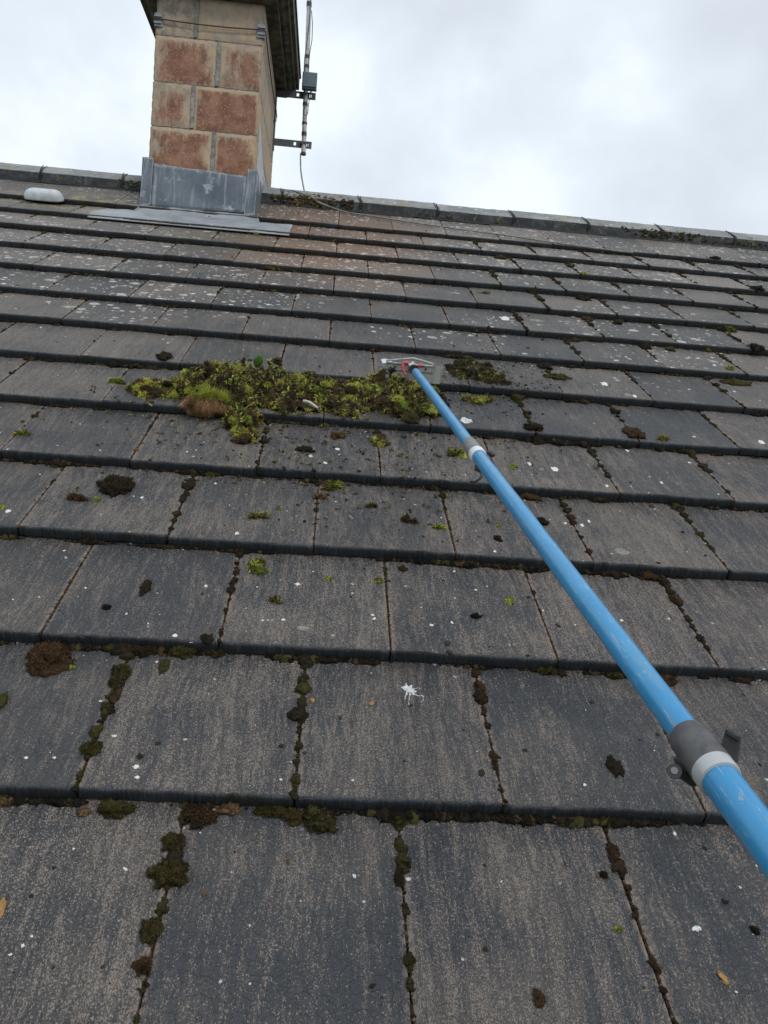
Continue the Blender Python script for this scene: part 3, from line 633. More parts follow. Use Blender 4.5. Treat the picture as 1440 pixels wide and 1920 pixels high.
g = G(); g.tube([(pv[0] + x_, pv[1], pv[2] - .03) for x_ in (0, 0)] if False else [(pv[0], pv[1], pv[2] - .01), (pv[0], pv[1], pv[2] + .01)], .04, 20); o = obj('vent_neck', g, M_BLACK, MR, pv, vt)

# ------------------------------------------------------------------ the pole and scraper (roof frame)
zH, zE = 2.44, .570; iH, iE = np.array([775., 692.]), np.array([1426., 1563.])
def img3(px, py, z): return Cc + ray(px, py) * z
PH, PE = img3(*iH, zH), img3(*iE, zE); LEN = np.linalg.norm(iE - iH)
def pole_at(s):
    q = s / LEN; z = 1 / ((1 - q) / zH + q / zE); return PH + (PE - PH) * (z - zH) / (zE - zH)
dirp = (PE - PH) / np.linalg.norm(PE - PH)
def bow(s):                                  # the slight sag of the long pole
    return pole_at(s)
def ease(s0, s1, r, extra0=0, extra1=0):
    a, b_ = pole_at(s0) - dirp * extra0, pole_at(s1) + dirp * extra1; return a, b_
tool = thing('scraper_pole', 'long blue telescopic pole with a flat metal scraper blade resting in the moss heap', 'scraping tool', PH)
def cyl(name, s0, s1, r, mat, n=40, e0=0, e1=0, prof_=None, par=None):
    a, b_ = ease(s0, s1, r, e0, e1); g = G()
    if prof_ is None: ts = np.linspace(0, 1, 12); rs = [r] * 12
    else: ts = [p_[0] for p_ in prof_]; rs = [p_[1] for p_ in prof_]
    # local space with the pole's axis on y so scratches run along it
    V0 = G(); V0.tube([np.array([0, t * np.linalg.norm(b_ - a), 0]) for t in ts], rs, n, cap=True)
    Vv, F, C = V0.arrays(); yv = (b_ - a) / np.linalg.norm(b_ - a); xv = np.cross(yv, [0, 0, 1]); xv /= np.linalg.norm(xv); zv = np.cross(xv, yv)
    me = bpy.data.meshes.new(name); me.from_pydata(Vv.tolist(), [], F); me.update(); set_col(me, C); me.materials.append(mat); me.polygons.foreach_set('use_smooth', [True] * len(me.polygons))
    o = bpy.data.objects.new(name, me); COL.objects.link(o); mw = MR @ Matrix(((xv[0], yv[0], zv[0], a[0]), (xv[1], yv[1], zv[1], a[1]), (xv[2], yv[2], zv[2], a[2]), (0, 0, 0, 1)))
    pr2 = par or tool; o.parent = pr2; o.matrix_basis = PM[pr2.name].inverted() @ mw; PM[o.name] = mw; edge_split(o, 40); return o
RA, RB, RCc = .0122, .0133, .0150
cyl('pole_section', 8, 185, RA, M_POLE); cyl('pole_section', 190, 875, RB, M_POLE); cyl('pole_section', 945, LEN, RCc, M_POLE, e1=.5)
def frame_at(s):
    p = pole_at(s); v = Cc - p; v = v - dirp * (v @ dirp); v /= np.linalg.norm(v); wv = np.cross(dirp, v)
    if (Rc @ wv)[0] < 0: wv = -wv
    return p, dirp, v, wv
def orient(g, p, ax):                        # local (along, toward camera, right) -> roof frame
    V, F, C = g.arrays(); return (p + V[:, :1] * ax[0] + V[:, 1:2] * ax[1] + V[:, 2:3] * ax[2], F, C)
# far collar
c1 = cyl('clamp', 174, 197, .0146, M_COLLAR2, prof_=[(0, .0125), (.03, .0140), (.12, .0146), (.9, .0152), (.97, .0150), (1, .0140)])
cyl('clamp_ring', 197, 206, .0156, M_WHITE, prof_=[(0, .0145), (.1, .0156), (.85, .0156), (1, .0145)], par=c1)
p, *ax = frame_at(199); g = G()
g.tube([(.00, -.016, -.010), (.0, -.024, -.018), (.01, -.030, -.012)], .0045, 8); g.tube([(.018, -.022, -.010), (.026, -.034, -.020), (.03, -.032, -.034), (.022, -.030, -.040)], .0026, 8)
g.tube([(0, -.008, .012), (.004, -.012, .022), (.016, -.014, .026), (.024, -.012, .022)], .0040, 8)
obj('clamp_lever', orient(g, p, ax), M_BLACK, MR, p, c1)
# near collar
c2 = cyl('clamp', 857, 936, .0175, M_COLLAR, 48, prof_=[(0, .0148), (.02, .0158), (.10, .0172), (.45, .0176), (.97, .0178), (1, .0170)])
cyl('clamp_ring', 936, 964, .0170, M_RING, 48, prof_=[(0, .0160), (.05, .0174), (.85, .0174), (.95, .0170), (1, .0154)], par=c2)
p, *ax = frame_at(912); g = G()
# clamp ears, bolt boss and wing lever
zc_ = float((Rc @ (p - Cc))[2]); Q = lambda px, py, dz=0.0: img3(px, py, zc_ + dz)
g = G(); g.tube([Q(1268, 1447, .012), Q(1265, 1446, -.006)], .0056, 22); g.tube([Q(1265, 1446, -.005), Q(1265, 1446, -.0065)], [.0060, .0054], 22)
g.tube([Q(1276, 1446, .006), Q(1300, 1462, .010), Q(1312, 1458, .012)], [.0052, .0060, .0050], 12); g.tube([Q(1272, 1418, .010), Q(1284, 1440, .008), Q(1300, 1466, .008)], [.0048, .0058, .0045], 12)
o = obj('clamp_boss', g, M_BLACK, MR, p, c2); edge_split(o)
g = G(); g.tube([Q(1264.5, 1445, -.006), Q(1264.5, 1445, -.0075)], [.0030, .0027], 16); o = obj('bolt', g, M_COLLAR2, MR, p, c2); edge_split(o)
g = G(); pl_ = [(1361, 1366), (1366, 1365), (1386, 1378), (1388, 1383), (1382, 1426), (1378, 1430), (1352, 1402), (1351, 1397)]
V = [Q(a_, b_, -.004) for a_, b_ in pl_] + [Q(a_ + 3, b_ + 1, .004) for a_, b_ in pl_]
g.add(V, [tuple(range(8))[::-1], tuple(range(8, 16))] + [(i, (i + 1) % 8, (i + 1) % 8 + 8, i + 8) for i in range(8)]); V = [Q(a_, b_, -.0065) for a_, b_ in ((1363, 1367), (1385, 1380), (1384, 1390), (1362, 1377))] + [Q(a_, b_, -.0035) for a_, b_ in ((1361, 1366), (1387, 1380), (1386, 1391), (1360, 1377))]
g.add(V, [(0, 1, 2, 3)[::-1], (0, 1, 5, 4), (1, 2, 6, 5), (2, 3, 7, 6), (3, 0, 4, 7)]); g.tube([Q(1340, 1412, .004), Q(1362, 1404, .0)], .005, 10)
o = obj('clamp_lever', g, M_BLACK, MR, p, c2, smooth=False); md = o.modifiers.new('b', 'BEVEL'); md.width = .0008; md.segments = 2
# head
hb = on_roof(776, 722)                      # foot of the blade on the tile
bl = on_roof(722, 714); br = on_roof(824, 722); bl[2] += .003; br[2] += .003
ex_ = (br - bl) / np.linalg.norm(br - bl); upb = np.array([0, .25, 1.]); upb -= ex_ * (upb @ ex_); upb /= np.linalg.norm(upb); nb_ = np.cross(ex_, upb)   # nb_ points down-slope or up
if nb_[1] > 0: nb_ = -nb_
WB = np.linalg.norm(br - bl); HB = .056
def hp(u, v, n=0): return bl + ex_ * u * WB + upb * v + nb_ * n
head = None
g = G(); nU = 14
V = [hp(a / nU, v * HB, n) for n in (.0008, -.0008) for v in (0, .5, 1) for a in range(nU + 1)]
n = nU + 1; F = []
for s_ in (0, 1):
    for b_ in range(2):
        for a in range(nU):
            f = (s_ * 3 * n + b_ * n + a, s_ * 3 * n + b_ * n + a + 1, s_ * 3 * n + (b_ + 1) * n + a + 1, s_ * 3 * n + (b_ + 1) * n + a); F.append(f if s_ == 0 else f[::-1])
for a in range(nU): F += [(2 * n + a, 2 * n + a + 1, 5 * n + a + 1, 5 * n + a), (a + 1, a, 3 * n + a, 3 * n + a + 1)]
F += [(nU, n + nU, 4 * n + nU, 3 * n + nU), (n + nU, 2 * n + nU, 5 * n + nU, 4 * n + nU)]
g.add(V, F); blade = obj('scraper_blade', g, M_GALV, MR, hb, tool, smooth=False)
g = G(); V = [hp(u, v, n) for n in (.0035, .001) for (u, v) in ((.04, HB * .60), (.86, HB * .60), (.86, HB * .98), (.04, HB * .98))]
g.add(V, [(0, 1, 2, 3), (4, 7, 6, 5), (0, 4, 5, 1), (1, 5, 6, 2), (2, 6, 7, 3), (3, 7, 4, 0)]); obj('backing_strip', g, M_GALV, MR, hb, blade, smooth=False)
for u in (.16, .72):
    g = G(); g.tube([hp(u, HB * .80, .003), hp(u, HB * .80, .007)], [.0042, .003], 10); obj('screw', g, M_STEEL, MR, hb, blade)
g = G(); lo = [(.03, HB * .98, .004), (.0, HB * 1.04, .003), (.02, HB * 1.10, .002), (.14, HB * 1.14, .0), (.42, HB * 1.28, -.004), (.52, HB * 1.28, -.004), (.76, HB * 1.14, .0), (.83, HB * 1.08, .002), (.84, HB * 1.00, .004), (.80, HB * .96, .004)]
g.tube(smooth_pts([hp(*q) for q in lo], 6), .0026, 8); g.tube([hp(.03, HB * .98, .004), hp(.84, HB * .96, .004)], .0028, 8)
obj('wire_frame', g, flat('dull_white_paint', (.46, .47, .46), .5, .4, .4, 60), MR, hb, tool)
p, *ax = frame_at(0); g = G()
g.tube([(-.022, 0, 0), (-.012, 0, 0), (.010, 0, 0)], [.013, .0145, .0135], 24); g.tube([(-.020, -.010, -.002), (-.020, .014, .0)], .008, 14)
o = obj('head_socket', orient(g, p, ax), M_COLLAR2, MR, p, tool); edge_split(o)
g = G(); V0 = G(); V0.box((-.020, .004, -.002), (.002, .016, .014)); g.add(*V0.arrays()); o = obj('socket_block', orient(g, p, ax), M_WHITE, MR, p, tool, smooth=False)
g = G(); g.tube([(.006, 0, 0), (.012, 0, 0)], .0148, 24); g.tube([(-.016, 0, 0), (-.012, 0, 0)], .0150, 24); o = obj('socket_band', orient(g, p, ax), M_BLACK, MR, p, tool); edge_split(o)
f3 = lambda px, py: img3(px, py, depth_at(p) - .015)
g = G(); g.tube(smooth_pts([f3(766, 681), f3(757, 681), f3(755.5, 688), f3(757, 696), f3(761, 703)], 5), [.0062] * 6 + [.0060] * 5 + [.0052] * 5 + [.0040] * 5, 10); obj('release_lever', g, M_RED, MR, p, tool)
g = G(); g.tube([f3(784, 685), f3(792.5, 686)], .0062, 12); o = obj('release_knob', g, M_RED, MR, p, tool); edge_split(o)
g = G(); g.tube([f3(792, 686), f3(796, 686.5)], .0022, 8); obj('pin', g, M_BLACK, MR, p, o)

# ------------------------------------------------------------------ moss
PAL = {'yg': (.38, .39, .065), 'gr': (.18, .25, .035), 'ol': (.078, .069, .021), 'br': (.075, .043, .021), 'dk': (.028, .021, .013), 'ru': (.15, .075, .032), 'bl': (.014, .013, .011), 'tn': (.26, .16, .085)}
def pick(names, n, r): c_ = np.array([PAL[a] for a in names]); return c_[r.integers(0, len(names), n)] * r.uniform(.65, 1.35, (n, 1))
def rotm(r, n):
    q = r.normal(size=(n, 4)); q /= np.linalg.norm(q, axis=1)[:, None]; w_, x_, y_, z_ = q.T
    return np.stack([1 - 2 * (y_ * y_ + z_ * z_), 2 * (x_ * y_ - z_ * w_), 2 * (x_ * z_ + y_ * w_), 2 * (x_ * y_ + z_ * w_), 1 - 2 * (x_ * x_ + z_ * z_), 2 * (y_ * z_ - x_ * w_), 2 * (x_ * z_ - y_ * w_), 2 * (y_ * z_ + x_ * w_), 1 - 2 * (x_ * x_ + y_ * y_)], 1).reshape(n, 3, 3)
def frond_template(seed, nseg=5, lf=.30):
    r = np.random.default_rng(seed); V, F = [], []; bend = r.uniform(.3, .8); n = 0
    sp_ = [np.array([math.sin(bend * t / nseg * 3) * .6 * t / nseg, r.normal(0, .02), t / nseg]) for t in range(nseg + 1)]
    for t in range(nseg):
        wd = .045; V += [sp_[t] + (0, wd, 0), sp_[t] - (0, wd, 0), sp_[t + 1]]; F.append((n, n + 1, n + 2)); n += 3
        for sg in (-1, 1):
            for lay in (0, 1):
                l = lf * (1 - .5 * t / nseg) * r.uniform(.7, 1.2); dr = np.array([r.uniform(-.5, .5) + (lay * .6), sg * 1.0, r.uniform(.3, .9)]); dr /= np.linalg.norm(dr)
                b0 = sp_[t] * .6 + sp_[t + 1] * .4; sd_ = np.cross(dr, [1, .2, .1]); sd_ /= np.linalg.norm(sd_); V += [b0, b0 + dr * l * .55 + sd_ * l * .2, b0 + dr * l, ]; F.append((n, n + 1, n + 2)); n += 3
                V += [b0, b0 + dr * l, b0 + dr * l * .55 - sd_ * l * .2]; F.append((n, n + 1, n + 2)); n += 3
    return np.array(V), np.array(F)
FT = [frond_template(s) for s in (1, 2, 3)]
def fronds(g, base, dirs, size, cols, r, jitter=.5):
    n = len(base); d_ = dirs + r.normal(0, jitter, (n, 3)); d_ /= np.linalg.norm(d_, axis=1)[:, None]
    a = r.normal(size=(n, 3)); x_ = np.cross(a, d_); x_ /= np.linalg.norm(x_, axis=1)[:, None]; y_ = np.cross(d_, x_)
    ti = r.integers(0, 3, n)
    for t in range(3):
        m_ = ti == t
        if not m_.any(): continue
        TV, TF = FT[t]; sz = size[m_][:, None, None]
        V = base[m_][:, None] + sz * (TV[None, :, 0:1] * x_[m_][:, None] + TV[None, :, 1:2] * y_[m_][:, None] + TV[None, :, 2:3] * d_[m_][:, None])
        k = m_.sum(); nv = len(TV); F = (TF[None] + (np.arange(k) * nv)[:, None, None]).reshape(-1, 3)
        tip_tone = (.7 + .5 * TV[:, 2])[None, :, None]      # darker at the stem, lighter towards the tip
        g.add(V.reshape(-1, 3), F, (cols[m_][:, None] * tip_tone).reshape(-1, 3))
SPV = np.array([[.5, 0, 0], [-.25, .43, 0], [-.25, -.43, 0], [0, 0, 1]]); SPF = np.array([[0, 1, 3], [1, 2, 3], [2, 0, 3]])
def spikes(g, base, dirs, ln, wd, cols):
    n = len(base); d_ = dirs / np.linalg.norm(dirs, axis=1)[:, None]; a = np.tile([.3, .5, .1], (n, 1)); x_ = np.cross(a, d_); x_ /= np.linalg.norm(x_, axis=1)[:, None]; y_ = np.cross(d_, x_)
    V = base[:, None] + wd[:, None, None] * (SPV[None, :, 0:1] * x_[:, None] + SPV[None, :, 1:2] * y_[:, None]) + ln[:, None, None] * SPV[None, :, 2:3] * d_[:, None]
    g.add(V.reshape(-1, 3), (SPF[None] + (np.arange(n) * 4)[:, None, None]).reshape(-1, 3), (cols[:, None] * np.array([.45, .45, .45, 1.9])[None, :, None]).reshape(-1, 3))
def lump(g, c, rad, cols, sub, seed, amp=.25, f=1.2, squash=-.35):
    V, F = ICO[sub]; N_ = V.copy(); d_ = 1 + amp * fbm(V, f * .5, seed, 3); V = V * d_[:, None]; V = np.where(V[:, 2:3] < squash, V * [1, 1, 0] + [0, 0, squash], V)
    W_ = V * rad + c; cc = np.array(cols); g.add(W_, F, cc if cc.ndim == 1 else cc); return W_, N_
def cushion(g, c, rad, pal, seed, near):
    """tight moss cushion: lumpy dome bristling with short shoots"""
    r = np.random.default_rng(seed); rad = np.array(rad)
    for q in range(5 if near else 4):
        off = np.array([r.uniform(-.6, .6), r.uniform(-.55, .55), 0]) * rad if q else np.zeros(3); rd = rad * (.85 if q == 0 else r.uniform(.4, .7))
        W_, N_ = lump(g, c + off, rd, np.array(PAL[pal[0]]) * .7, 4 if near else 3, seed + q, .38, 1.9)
        n = int((2600 if near else 320) * (1 if q == 0 else .5)); i = r.integers(0, len(W_), n); i = i[N_[i, 2] > -.2]
        base = W_[i] + r.normal(0, .0006, (len(i), 3)); s_ = float(np.mean(rad)); L_ = np.clip(s_ * .18, .0018, .0040)
        patch = fbm(W_[i] / s_, .5, seed + 9, 2)[:, None]; c_ = pick(pal, len(i), r); c_ = c_ * (1 + .35 * patch)
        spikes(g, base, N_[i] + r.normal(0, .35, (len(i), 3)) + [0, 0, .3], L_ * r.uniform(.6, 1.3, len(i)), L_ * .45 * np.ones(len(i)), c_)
def tuft(g, c, rad, pal, seed, n, fs):
    """loose torn clump: several uneven lobes of short shoots with brown dead stems between them"""
    r = np.random.default_rng(seed); rad = np.array(rad); m_ = 5 + int(r.integers(0, 3)); cen = r.normal(0, .42, (m_, 3)) * rad * [1, 1, .35]; cen[0] = 0; cen[:, 2] = abs(cen[:, 2]) * .6
    sz = r.uniform(.28, .62, m_)
    for q in range(m_): lump(g, c + cen[q], rad * sz[q] * .8, np.array(PAL[pal[-1 - q % 2]]) * r.uniform(.25, .7), 2, seed + q, .4)
    n = int(n * 1.6); k_ = r.integers(0, m_, n); d_ = r.normal(size=(n, 3)); d_[:, 2] = np.abs(d_[:, 2]) * .8 - .1; d_ /= np.linalg.norm(d_, axis=1)[:, None]
    base = c + cen[k_] + d_ * rad * sz[k_][:, None] * r.uniform(.55, 1.05, (n, 1)); base[:, 2] = np.maximum(base[:, 2], c[2] - .001)
    tone = r.uniform(.6, 1.35, m_)[k_][:, None]; main = r.integers(0, len(pal), m_); lobe = np.array([PAL[pal[a]] for a in main])[k_]; cols = np.where(r.random((n, 1)) < .55, lobe * r.uniform(.6, 1.4, (n, 1)), pick(pal, n, r)) * tone
    cols = np.where(r.random((n, 1)) < .18, pick(['br', 'dk', 'ru'], n, r), cols)
    fronds(g, base, d_ * [1, 1, .6] + r.normal(0, .3, (n, 3)), fs * .62 * r.uniform(.4, 1.4, n), cols, r, .9)
def zsafe(p): return surf(p[0], p[1])
GRP = 'loose moss clumps on the tiles'; GRC = 'moss cushions growing on the tiles'
# (name, x, y, width, height in the photo, form, palette, label)
CL = [
 ('c', 308, 667, 26, 22, 'dk br', 'small dark round moss cushion above the left end of the moss heap'),
 ('c', 216, 906, 56, 44, 'dk br dk ol', 'large dark brown dome of moss alone on a tile at left'),
 ('t', 143, 930, 46, 20, 'br ru ol', 'flat reddish brown scrap of moss left of the large dark dome'),
 ('t', 184, 933, 18, 16, 'yg gr', 'small yellow-green moss tuft between the brown scrap and the dark dome'),
 ('t', 38, 812, 34, 11, 'gr yg ol', 'thin green moss wisp lying near the left edge, level below the heap'),
 ('t', 479, 1055, 50, 38, 'yg yg gr br', 'bright yellow-green fluffy moss clump, brightest of the lone ones, left of centre'),
 ('t', 518, 1119, 30, 28, 'ol br yg', 'olive and brown moss tuft just below the bright fluffy clump'),
 ('t', 485, 965, 34, 20, 'ol yg br', 'yellowish olive moss tuft alone on the tile above the bright fluffy clump'),
 ('c', 273, 1095, 20, 34, 'dk ol', 'dark elongated moss scrap standing alone in the middle of a left tile'),
 ('c', 200, 1136, 16, 12, 'bl dk', 'tiny black moss crumb below left of the dark elongated scrap'),
 ('c', 99, 1226, 72, 62, 'br dk ru', 'largest dark reddish brown moss dome, under the tile edge at far left'),
 ('t', 135, 1249, 18, 15, 'gr yg', 'small green tuft touching the lower right of the largest moss dome'),
 ('c', 341, 1221, 44, 28, 'ol ol dk', 'smooth olive moss cushion under a tile edge with a thinner oval one right of it'),
 ('c', 403, 1220, 36, 24, 'ol dk', 'ragged dark olive cushion where a joint meets the tile edge, left of centre'),
 ('c', 306, 1243, 20, 34, 'ol dk', 'narrow upright olive moss scrap just below left of the smooth olive cushion'),
 ('c', 390, 1196, 24, 22, 'dk ol', 'small dark cushion sitting on the tile lip above the ragged olive cushion'),
 ('t', 956, 1122, 19, 28, 'yg gr yg', 'small bright green moss sprig alone on a tile left of the blue pole'),
 ('c', 893, 1154, 20, 13, 'bl dk', 'small black crumb of moss below left of the bright green sprig'),
 ('c', 1153, 1431, 26, 42, 'dk dk br', 'dark brown upright moss scrap alone on the large tile left of the near clamp'),
 ('c', 1010, 1866, 20, 34, 'br dk ru', 'reddish brown moss scrap near the bottom edge of the view'),
 ('t', 765, 973, 34, 19, 'ru br dk', 'rusty brown moss scrap on a tile in the middle of the roof'),
 ('t', 824, 988, 30, 14, 'yg gr', 'flat green moss wisp beside the joint, right of the rusty brown scrap'),
 ('t', 617, 1080, 15, 17, 'ol yg', 'tiny olive tuft right of the bright fluffy clump'),
 ('t', 710, 1085, 22, 20, 'yg ol', 'small green tuft at the left side of a joint near the middle'),
 ('c', 755, 1064, 17, 15, 'br dk', 'small brown crumb just under the tile edge right of a mossy joint'),
 ('t', 700, 946, 28, 16, 'ol yg dk', 'small olive tuft up left of the rusty brown scrap'),
 ('t', 632, 907, 60, 30, 'yg ol br gr', 'wide loose green and brown clump hanging at a tile edge below the heap'),
 ('t', 603, 930, 30, 17, 'ru tn br', 'tan matted moss scrap at the left foot of the wide loose clump'),
 ('t', 632, 815, 30, 20, 'ru ol br', 'brownish moss scrap below the middle of the moss heap'),
 ('c', 573, 842, 34, 14, 'dk br ru', 'dark brown sausage-shaped moss scrap below the moss heap'),
 ('t', 712, 822, 48, 40, 'yg ol br yg', 'tall yellow-green moss clump just under the tile edge below the heap'),
 ('t', 849, 847, 36, 19, 'ol ol yg', 'olive moss clump left of the far pole clamp, leftmost of a touching pair'),
 ('t', 866, 842, 20, 34, 'yg yg gr', 'bright yellow-green clump touching the left side of the far pole clamp'),
 ('t', 892, 748, 50, 26, 'yg ol yg br', 'long yellow-green moss clump right of the blue pole by the heap'),
 ('t', 924, 700, 52, 28, 'ol br dk yg', 'ragged brown and olive clump to the right of the scraper blade'),
 ('t', 886, 680, 40, 20, 'br dk ol', 'dark brown crumbly clump under the tile edge right of the scraper blade'),
 ('t', 942, 716, 34, 13, 'br ol dk', 'flat brown crumbs of moss below right of the ragged clump by the blade'),
 ('c', 1046, 706, 42, 15, 'ol dk br', 'dark olive oval moss cushion on a tile lip, well right of the scraper'),
 ('c', 1021, 684, 26, 19, 'dk br', 'dark brown moss cushion up left of the dark olive oval one'),
 ('c', 1001, 799, 36, 22, 'dk br br', 'lumpy brown cushion in a joint right of the pole, upper of two touching'),
 ('c', 1006, 824, 28, 20, 'dk br', 'brown cushion under the tile edge touching the lumpy one above'),
 ('c', 1187, 809, 34, 26, 'br dk ol', 'brown moss cushion at the lower end of a joint far right of the pole'),
 ('t', 1243, 821, 36, 14, 'yg ol ru', 'flat yellow-green wisp of moss alone on a tile at right'),
 ('t', 963, 868, 16, 21, 'yg gr', 'tiny green sprig to the right of the far pole clamp'),
 ('c', 991, 931, 42, 18, 'br dk ru', 'brown moss cushion under the tile edge touching the right side of the pole'),
 ('c', 1017, 976, 22, 20, 'bl dk', 'black spiky moss scrap beside the right edge of the blue pole'),
 ('c', 934, 1008, 14, 15, 'bl dk br', 'small black moss crumb just left of the blue pole'),
 ('t', 935, 983, 13, 12, 'gr yg', 'tiny green tuft above the small black crumb left of the pole'),
 ('c', 1252, 1273, 30, 26, 'br dk ru', 'brown moss cushion peeping out on the right side of the pole above the near clamp'),
 ('c', 1025, 1256, 36, 21, 'ol dk ol', 'olive moss cushion under the tile edge left of the pole'),
 ('c', 1053, 1258, 20, 20, 'dk ol', 'dark small cushion touching the right of the olive one left of the pole'),
 ('c', 1152, 1266, 30, 16, 'ol dk', 'grey-olive flat cushion close to the left side of the pole'),
 ('c', 3, 1310, 22, 34, 'ol gr dk', 'olive moss cushion cut by the left edge of the view, below the largest dome'),
 ('t', 4, 946, 14, 20, 'gr yg', 'green moss tuft cut by the left edge of the view'),
 ('c', 218, 1514, 54, 34, 'ol ol dk', 'wide olive moss cushion under the nearest tile edge at left'),
 ('c', 376, 1522, 54, 46, 'dk bl ru', 'dark bristly moss dome under the nearest tile edge beside a mossy joint'),
 ('c', 508, 1518, 50, 28, 'ol ol dk', 'low olive cushion, leftmost of three touching under the nearest tile edge'),
 ('c', 551, 1506, 40, 34, 'ol dk ru', 'olive cushion at the foot of a joint, middle of three touching'),
 ('c', 596, 1531, 56, 48, 'ol dk dk', 'round dark olive dome, rightmost and lowest of three touching cushions'),
 ('c', 323, 1573, 38, 46, 'ol br dk', 'oval olive cushion in the nearest left joint, uppermost of its chain'),
 ('c', 316, 1631, 70, 56, 'ol br dk ol', 'widest olive cushion straddling the nearest left joint'),
 ('c', 283, 1738, 32, 50, 'ol br dk', 'long olive cushion halfway down the nearest left joint'),
 ('c', 267, 1806, 28, 32, 'br dk ru', 'small brown cushion, lowest in the nearest left joint'),
 ('c', 178, 1367, 24, 26, 'ol dk ol', 'grey-green flat cushion in the second row joint at left, upper of two'),
 ('c', 169, 1400, 34, 32, 'ol dk ol', 'grey-green flat cushion in the second row joint at left, lower of two'),
 ('c', 222, 1262, 32, 48, 'ol dk dk', 'thick dark olive cushion filling the top of a joint at left'),
 ('c', 215, 1300, 22, 34, 'br dk', 'brown cushion in a joint directly below the thick dark olive one'),
 ('c', 746, 1535, 30, 26, 'ol dk', 'small olive cushion at the top of the nearest middle joint'),
 ('c', 748, 1640, 20, 36, 'dk br', 'narrow dark cushion inside the nearest middle joint'),
 ('c', 1147, 1590, 18, 32, 'br dk', 'small brown cushion inside the nearest right joint'),
 ('c', 157, 1520, 24, 20, 'tn ol dk', 'small greyish cushion under the nearest tile edge at far left'),
 ('c', 10, 1500, 34, 20, 'ol tn', 'grey-green flat cushion under the nearest tile edge cut by the left of the view'),
 ('c', 430, 1516, 44, 20, 'tn ol dk', 'pale grey-brown flat cushion right of the dark bristly dome'),
 ('c', 1416, 1742, 15, 16, 'bl dk', 'tiny black moss crumb near the lower right corner'),
 ('c', 1131, 1638, 14, 13, 'bl dk', 'tiny black moss crumb beside the nearest right joint'),
 ('t', 1157, 1739, 14, 16, 'yg gr', 'tiny green moss sprig on the nearest right tile'),
 ('t', 1072, 496, 26, 13, 'yg ol br', 'yellow-olive moss tuft high on the roof at right'),
 ('t', 1092, 521, 17, 9, 'yg gr yg', 'small bright green tuft just below the yellow-olive one high at right'),
 ('c', 1097, 550, 28, 14, 'dk br', 'dark oval moss cushion on an upper tile edge below the small bright tuft'),
 ('c', 1103, 589, 20, 13, 'br dk ol', 'small brown cushion on the tile edge below the dark oval one'),
 ('c', 1160, 594, 20, 13, 'dk ol', 'small dark olive cushion on an upper tile edge, one tile right of the brown one'),
 ('c', 1208, 647, 26, 17, 'dk dk br', 'dark moss cushion under an upper tile edge at right, beside a pale tile'),
 ('c', 1259, 645, 18, 13, 'ol dk', 'small olive cushion one step right of the dark one beside a pale tile'),
 ('c', 1368, 617, 24, 16, 'ol yg dk', 'olive cushion on an upper tile edge near the right side of the view'),
 ('c', 1417, 652, 24, 19, 'dk br', 'dark cushion on an upper tile edge at the far right'),
 ('t', 1371, 690, 20, 12, 'yg ol', 'small yellow-green tuft near the right edge above a mossy tile edge'),
 ('c', 1385, 707, 60, 13, 'ol dk br', 'long low olive moss strip on a tile edge at the far right'),
 ('c', 940, 475, 26, 11, 'br dk', 'brown moss cushion on the third tile edge below the ridge'),
 ('t', 908, 547, 24, 12, 'ol gr br', 'thin olive sprig on an upper tile right of centre'),
 ('t', 482, 438, 15, 10, 'gr yg', 'small green tuft below the lead apron of the chimney'),
 ('t', 217, 713, 30, 18, 'yg gr ol', 'yellow-green tuft at the far left tip of the moss heap'),
 ('c', 1420, 540, 26, 12, 'dk br', 'dark moss cushion on an upper edge at the far right, high up'),
 ('c', 1340, 483, 20, 9, 'dk ol', 'small dark cushion on the second tile edge below the ridge at right'),
 ('c', 1078, 628, 22, 11, 'br dk', 'thin brown cushion at the top of a mossy joint, upper middle right'),
]
for i, (form, px, py, wp, hp_, pal, label) in enumerate(CL):
    pal = pal.split(); p = on_roof(px, py + hp_ * .22); dpt = depth_at(p); k = dpt / FP
    vd = (Cc - p); vd /= np.linalg.norm(vd); st = max(.3, vd[2]); ct = math.sqrt(1 - st * st)
    hx = wp * k / 2; hgt = min(.6 * hx, hp_ * k * .5) if form != 'f' else hp_ * k * .25
    hgt = max(hgt, .003); hy = max((hp_ * k - hgt * ct) / st / 2, .5 * hx if form == 'c' else .4 * hx)
    if wp > 2.2 * hp_: hy = min(hy, hx * .5)
    p[2] = zsafe(p); g = G(); near = dpt < 1.9 and wp > 26
    c = p + [0, 0, hgt * .12]
    if form == 'c': cushion(g, c, (hx, hy, hgt), pal, 100 + i, near)
    elif form == 'f':
        W_, N_ = lump(g, c, (hx, hy, hgt * .7), np.array(PAL[pal[0]]) * .8, 4, 100 + i, .35, 1.5)
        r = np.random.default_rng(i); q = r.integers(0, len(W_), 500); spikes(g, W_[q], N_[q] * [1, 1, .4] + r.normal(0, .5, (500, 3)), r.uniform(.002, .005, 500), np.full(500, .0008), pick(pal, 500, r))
    else:
        fs = float(np.clip(hx * .55, .004, .012)); tuft(g, c, (hx * .85, hy * .8, max(hgt, hx * .35)), pal, 100 + i, int(90 + hx * 9000) if dpt < 3 else 70, fs)
    o = obj('moss_cushion' if form == 'c' else 'moss_clump', g, M_MOSS if form == 'c' else M_FROND, MR, p, smooth=(form != 't'))
    tag(o, label, 'moss', GRC if form == 'c' else GRP)

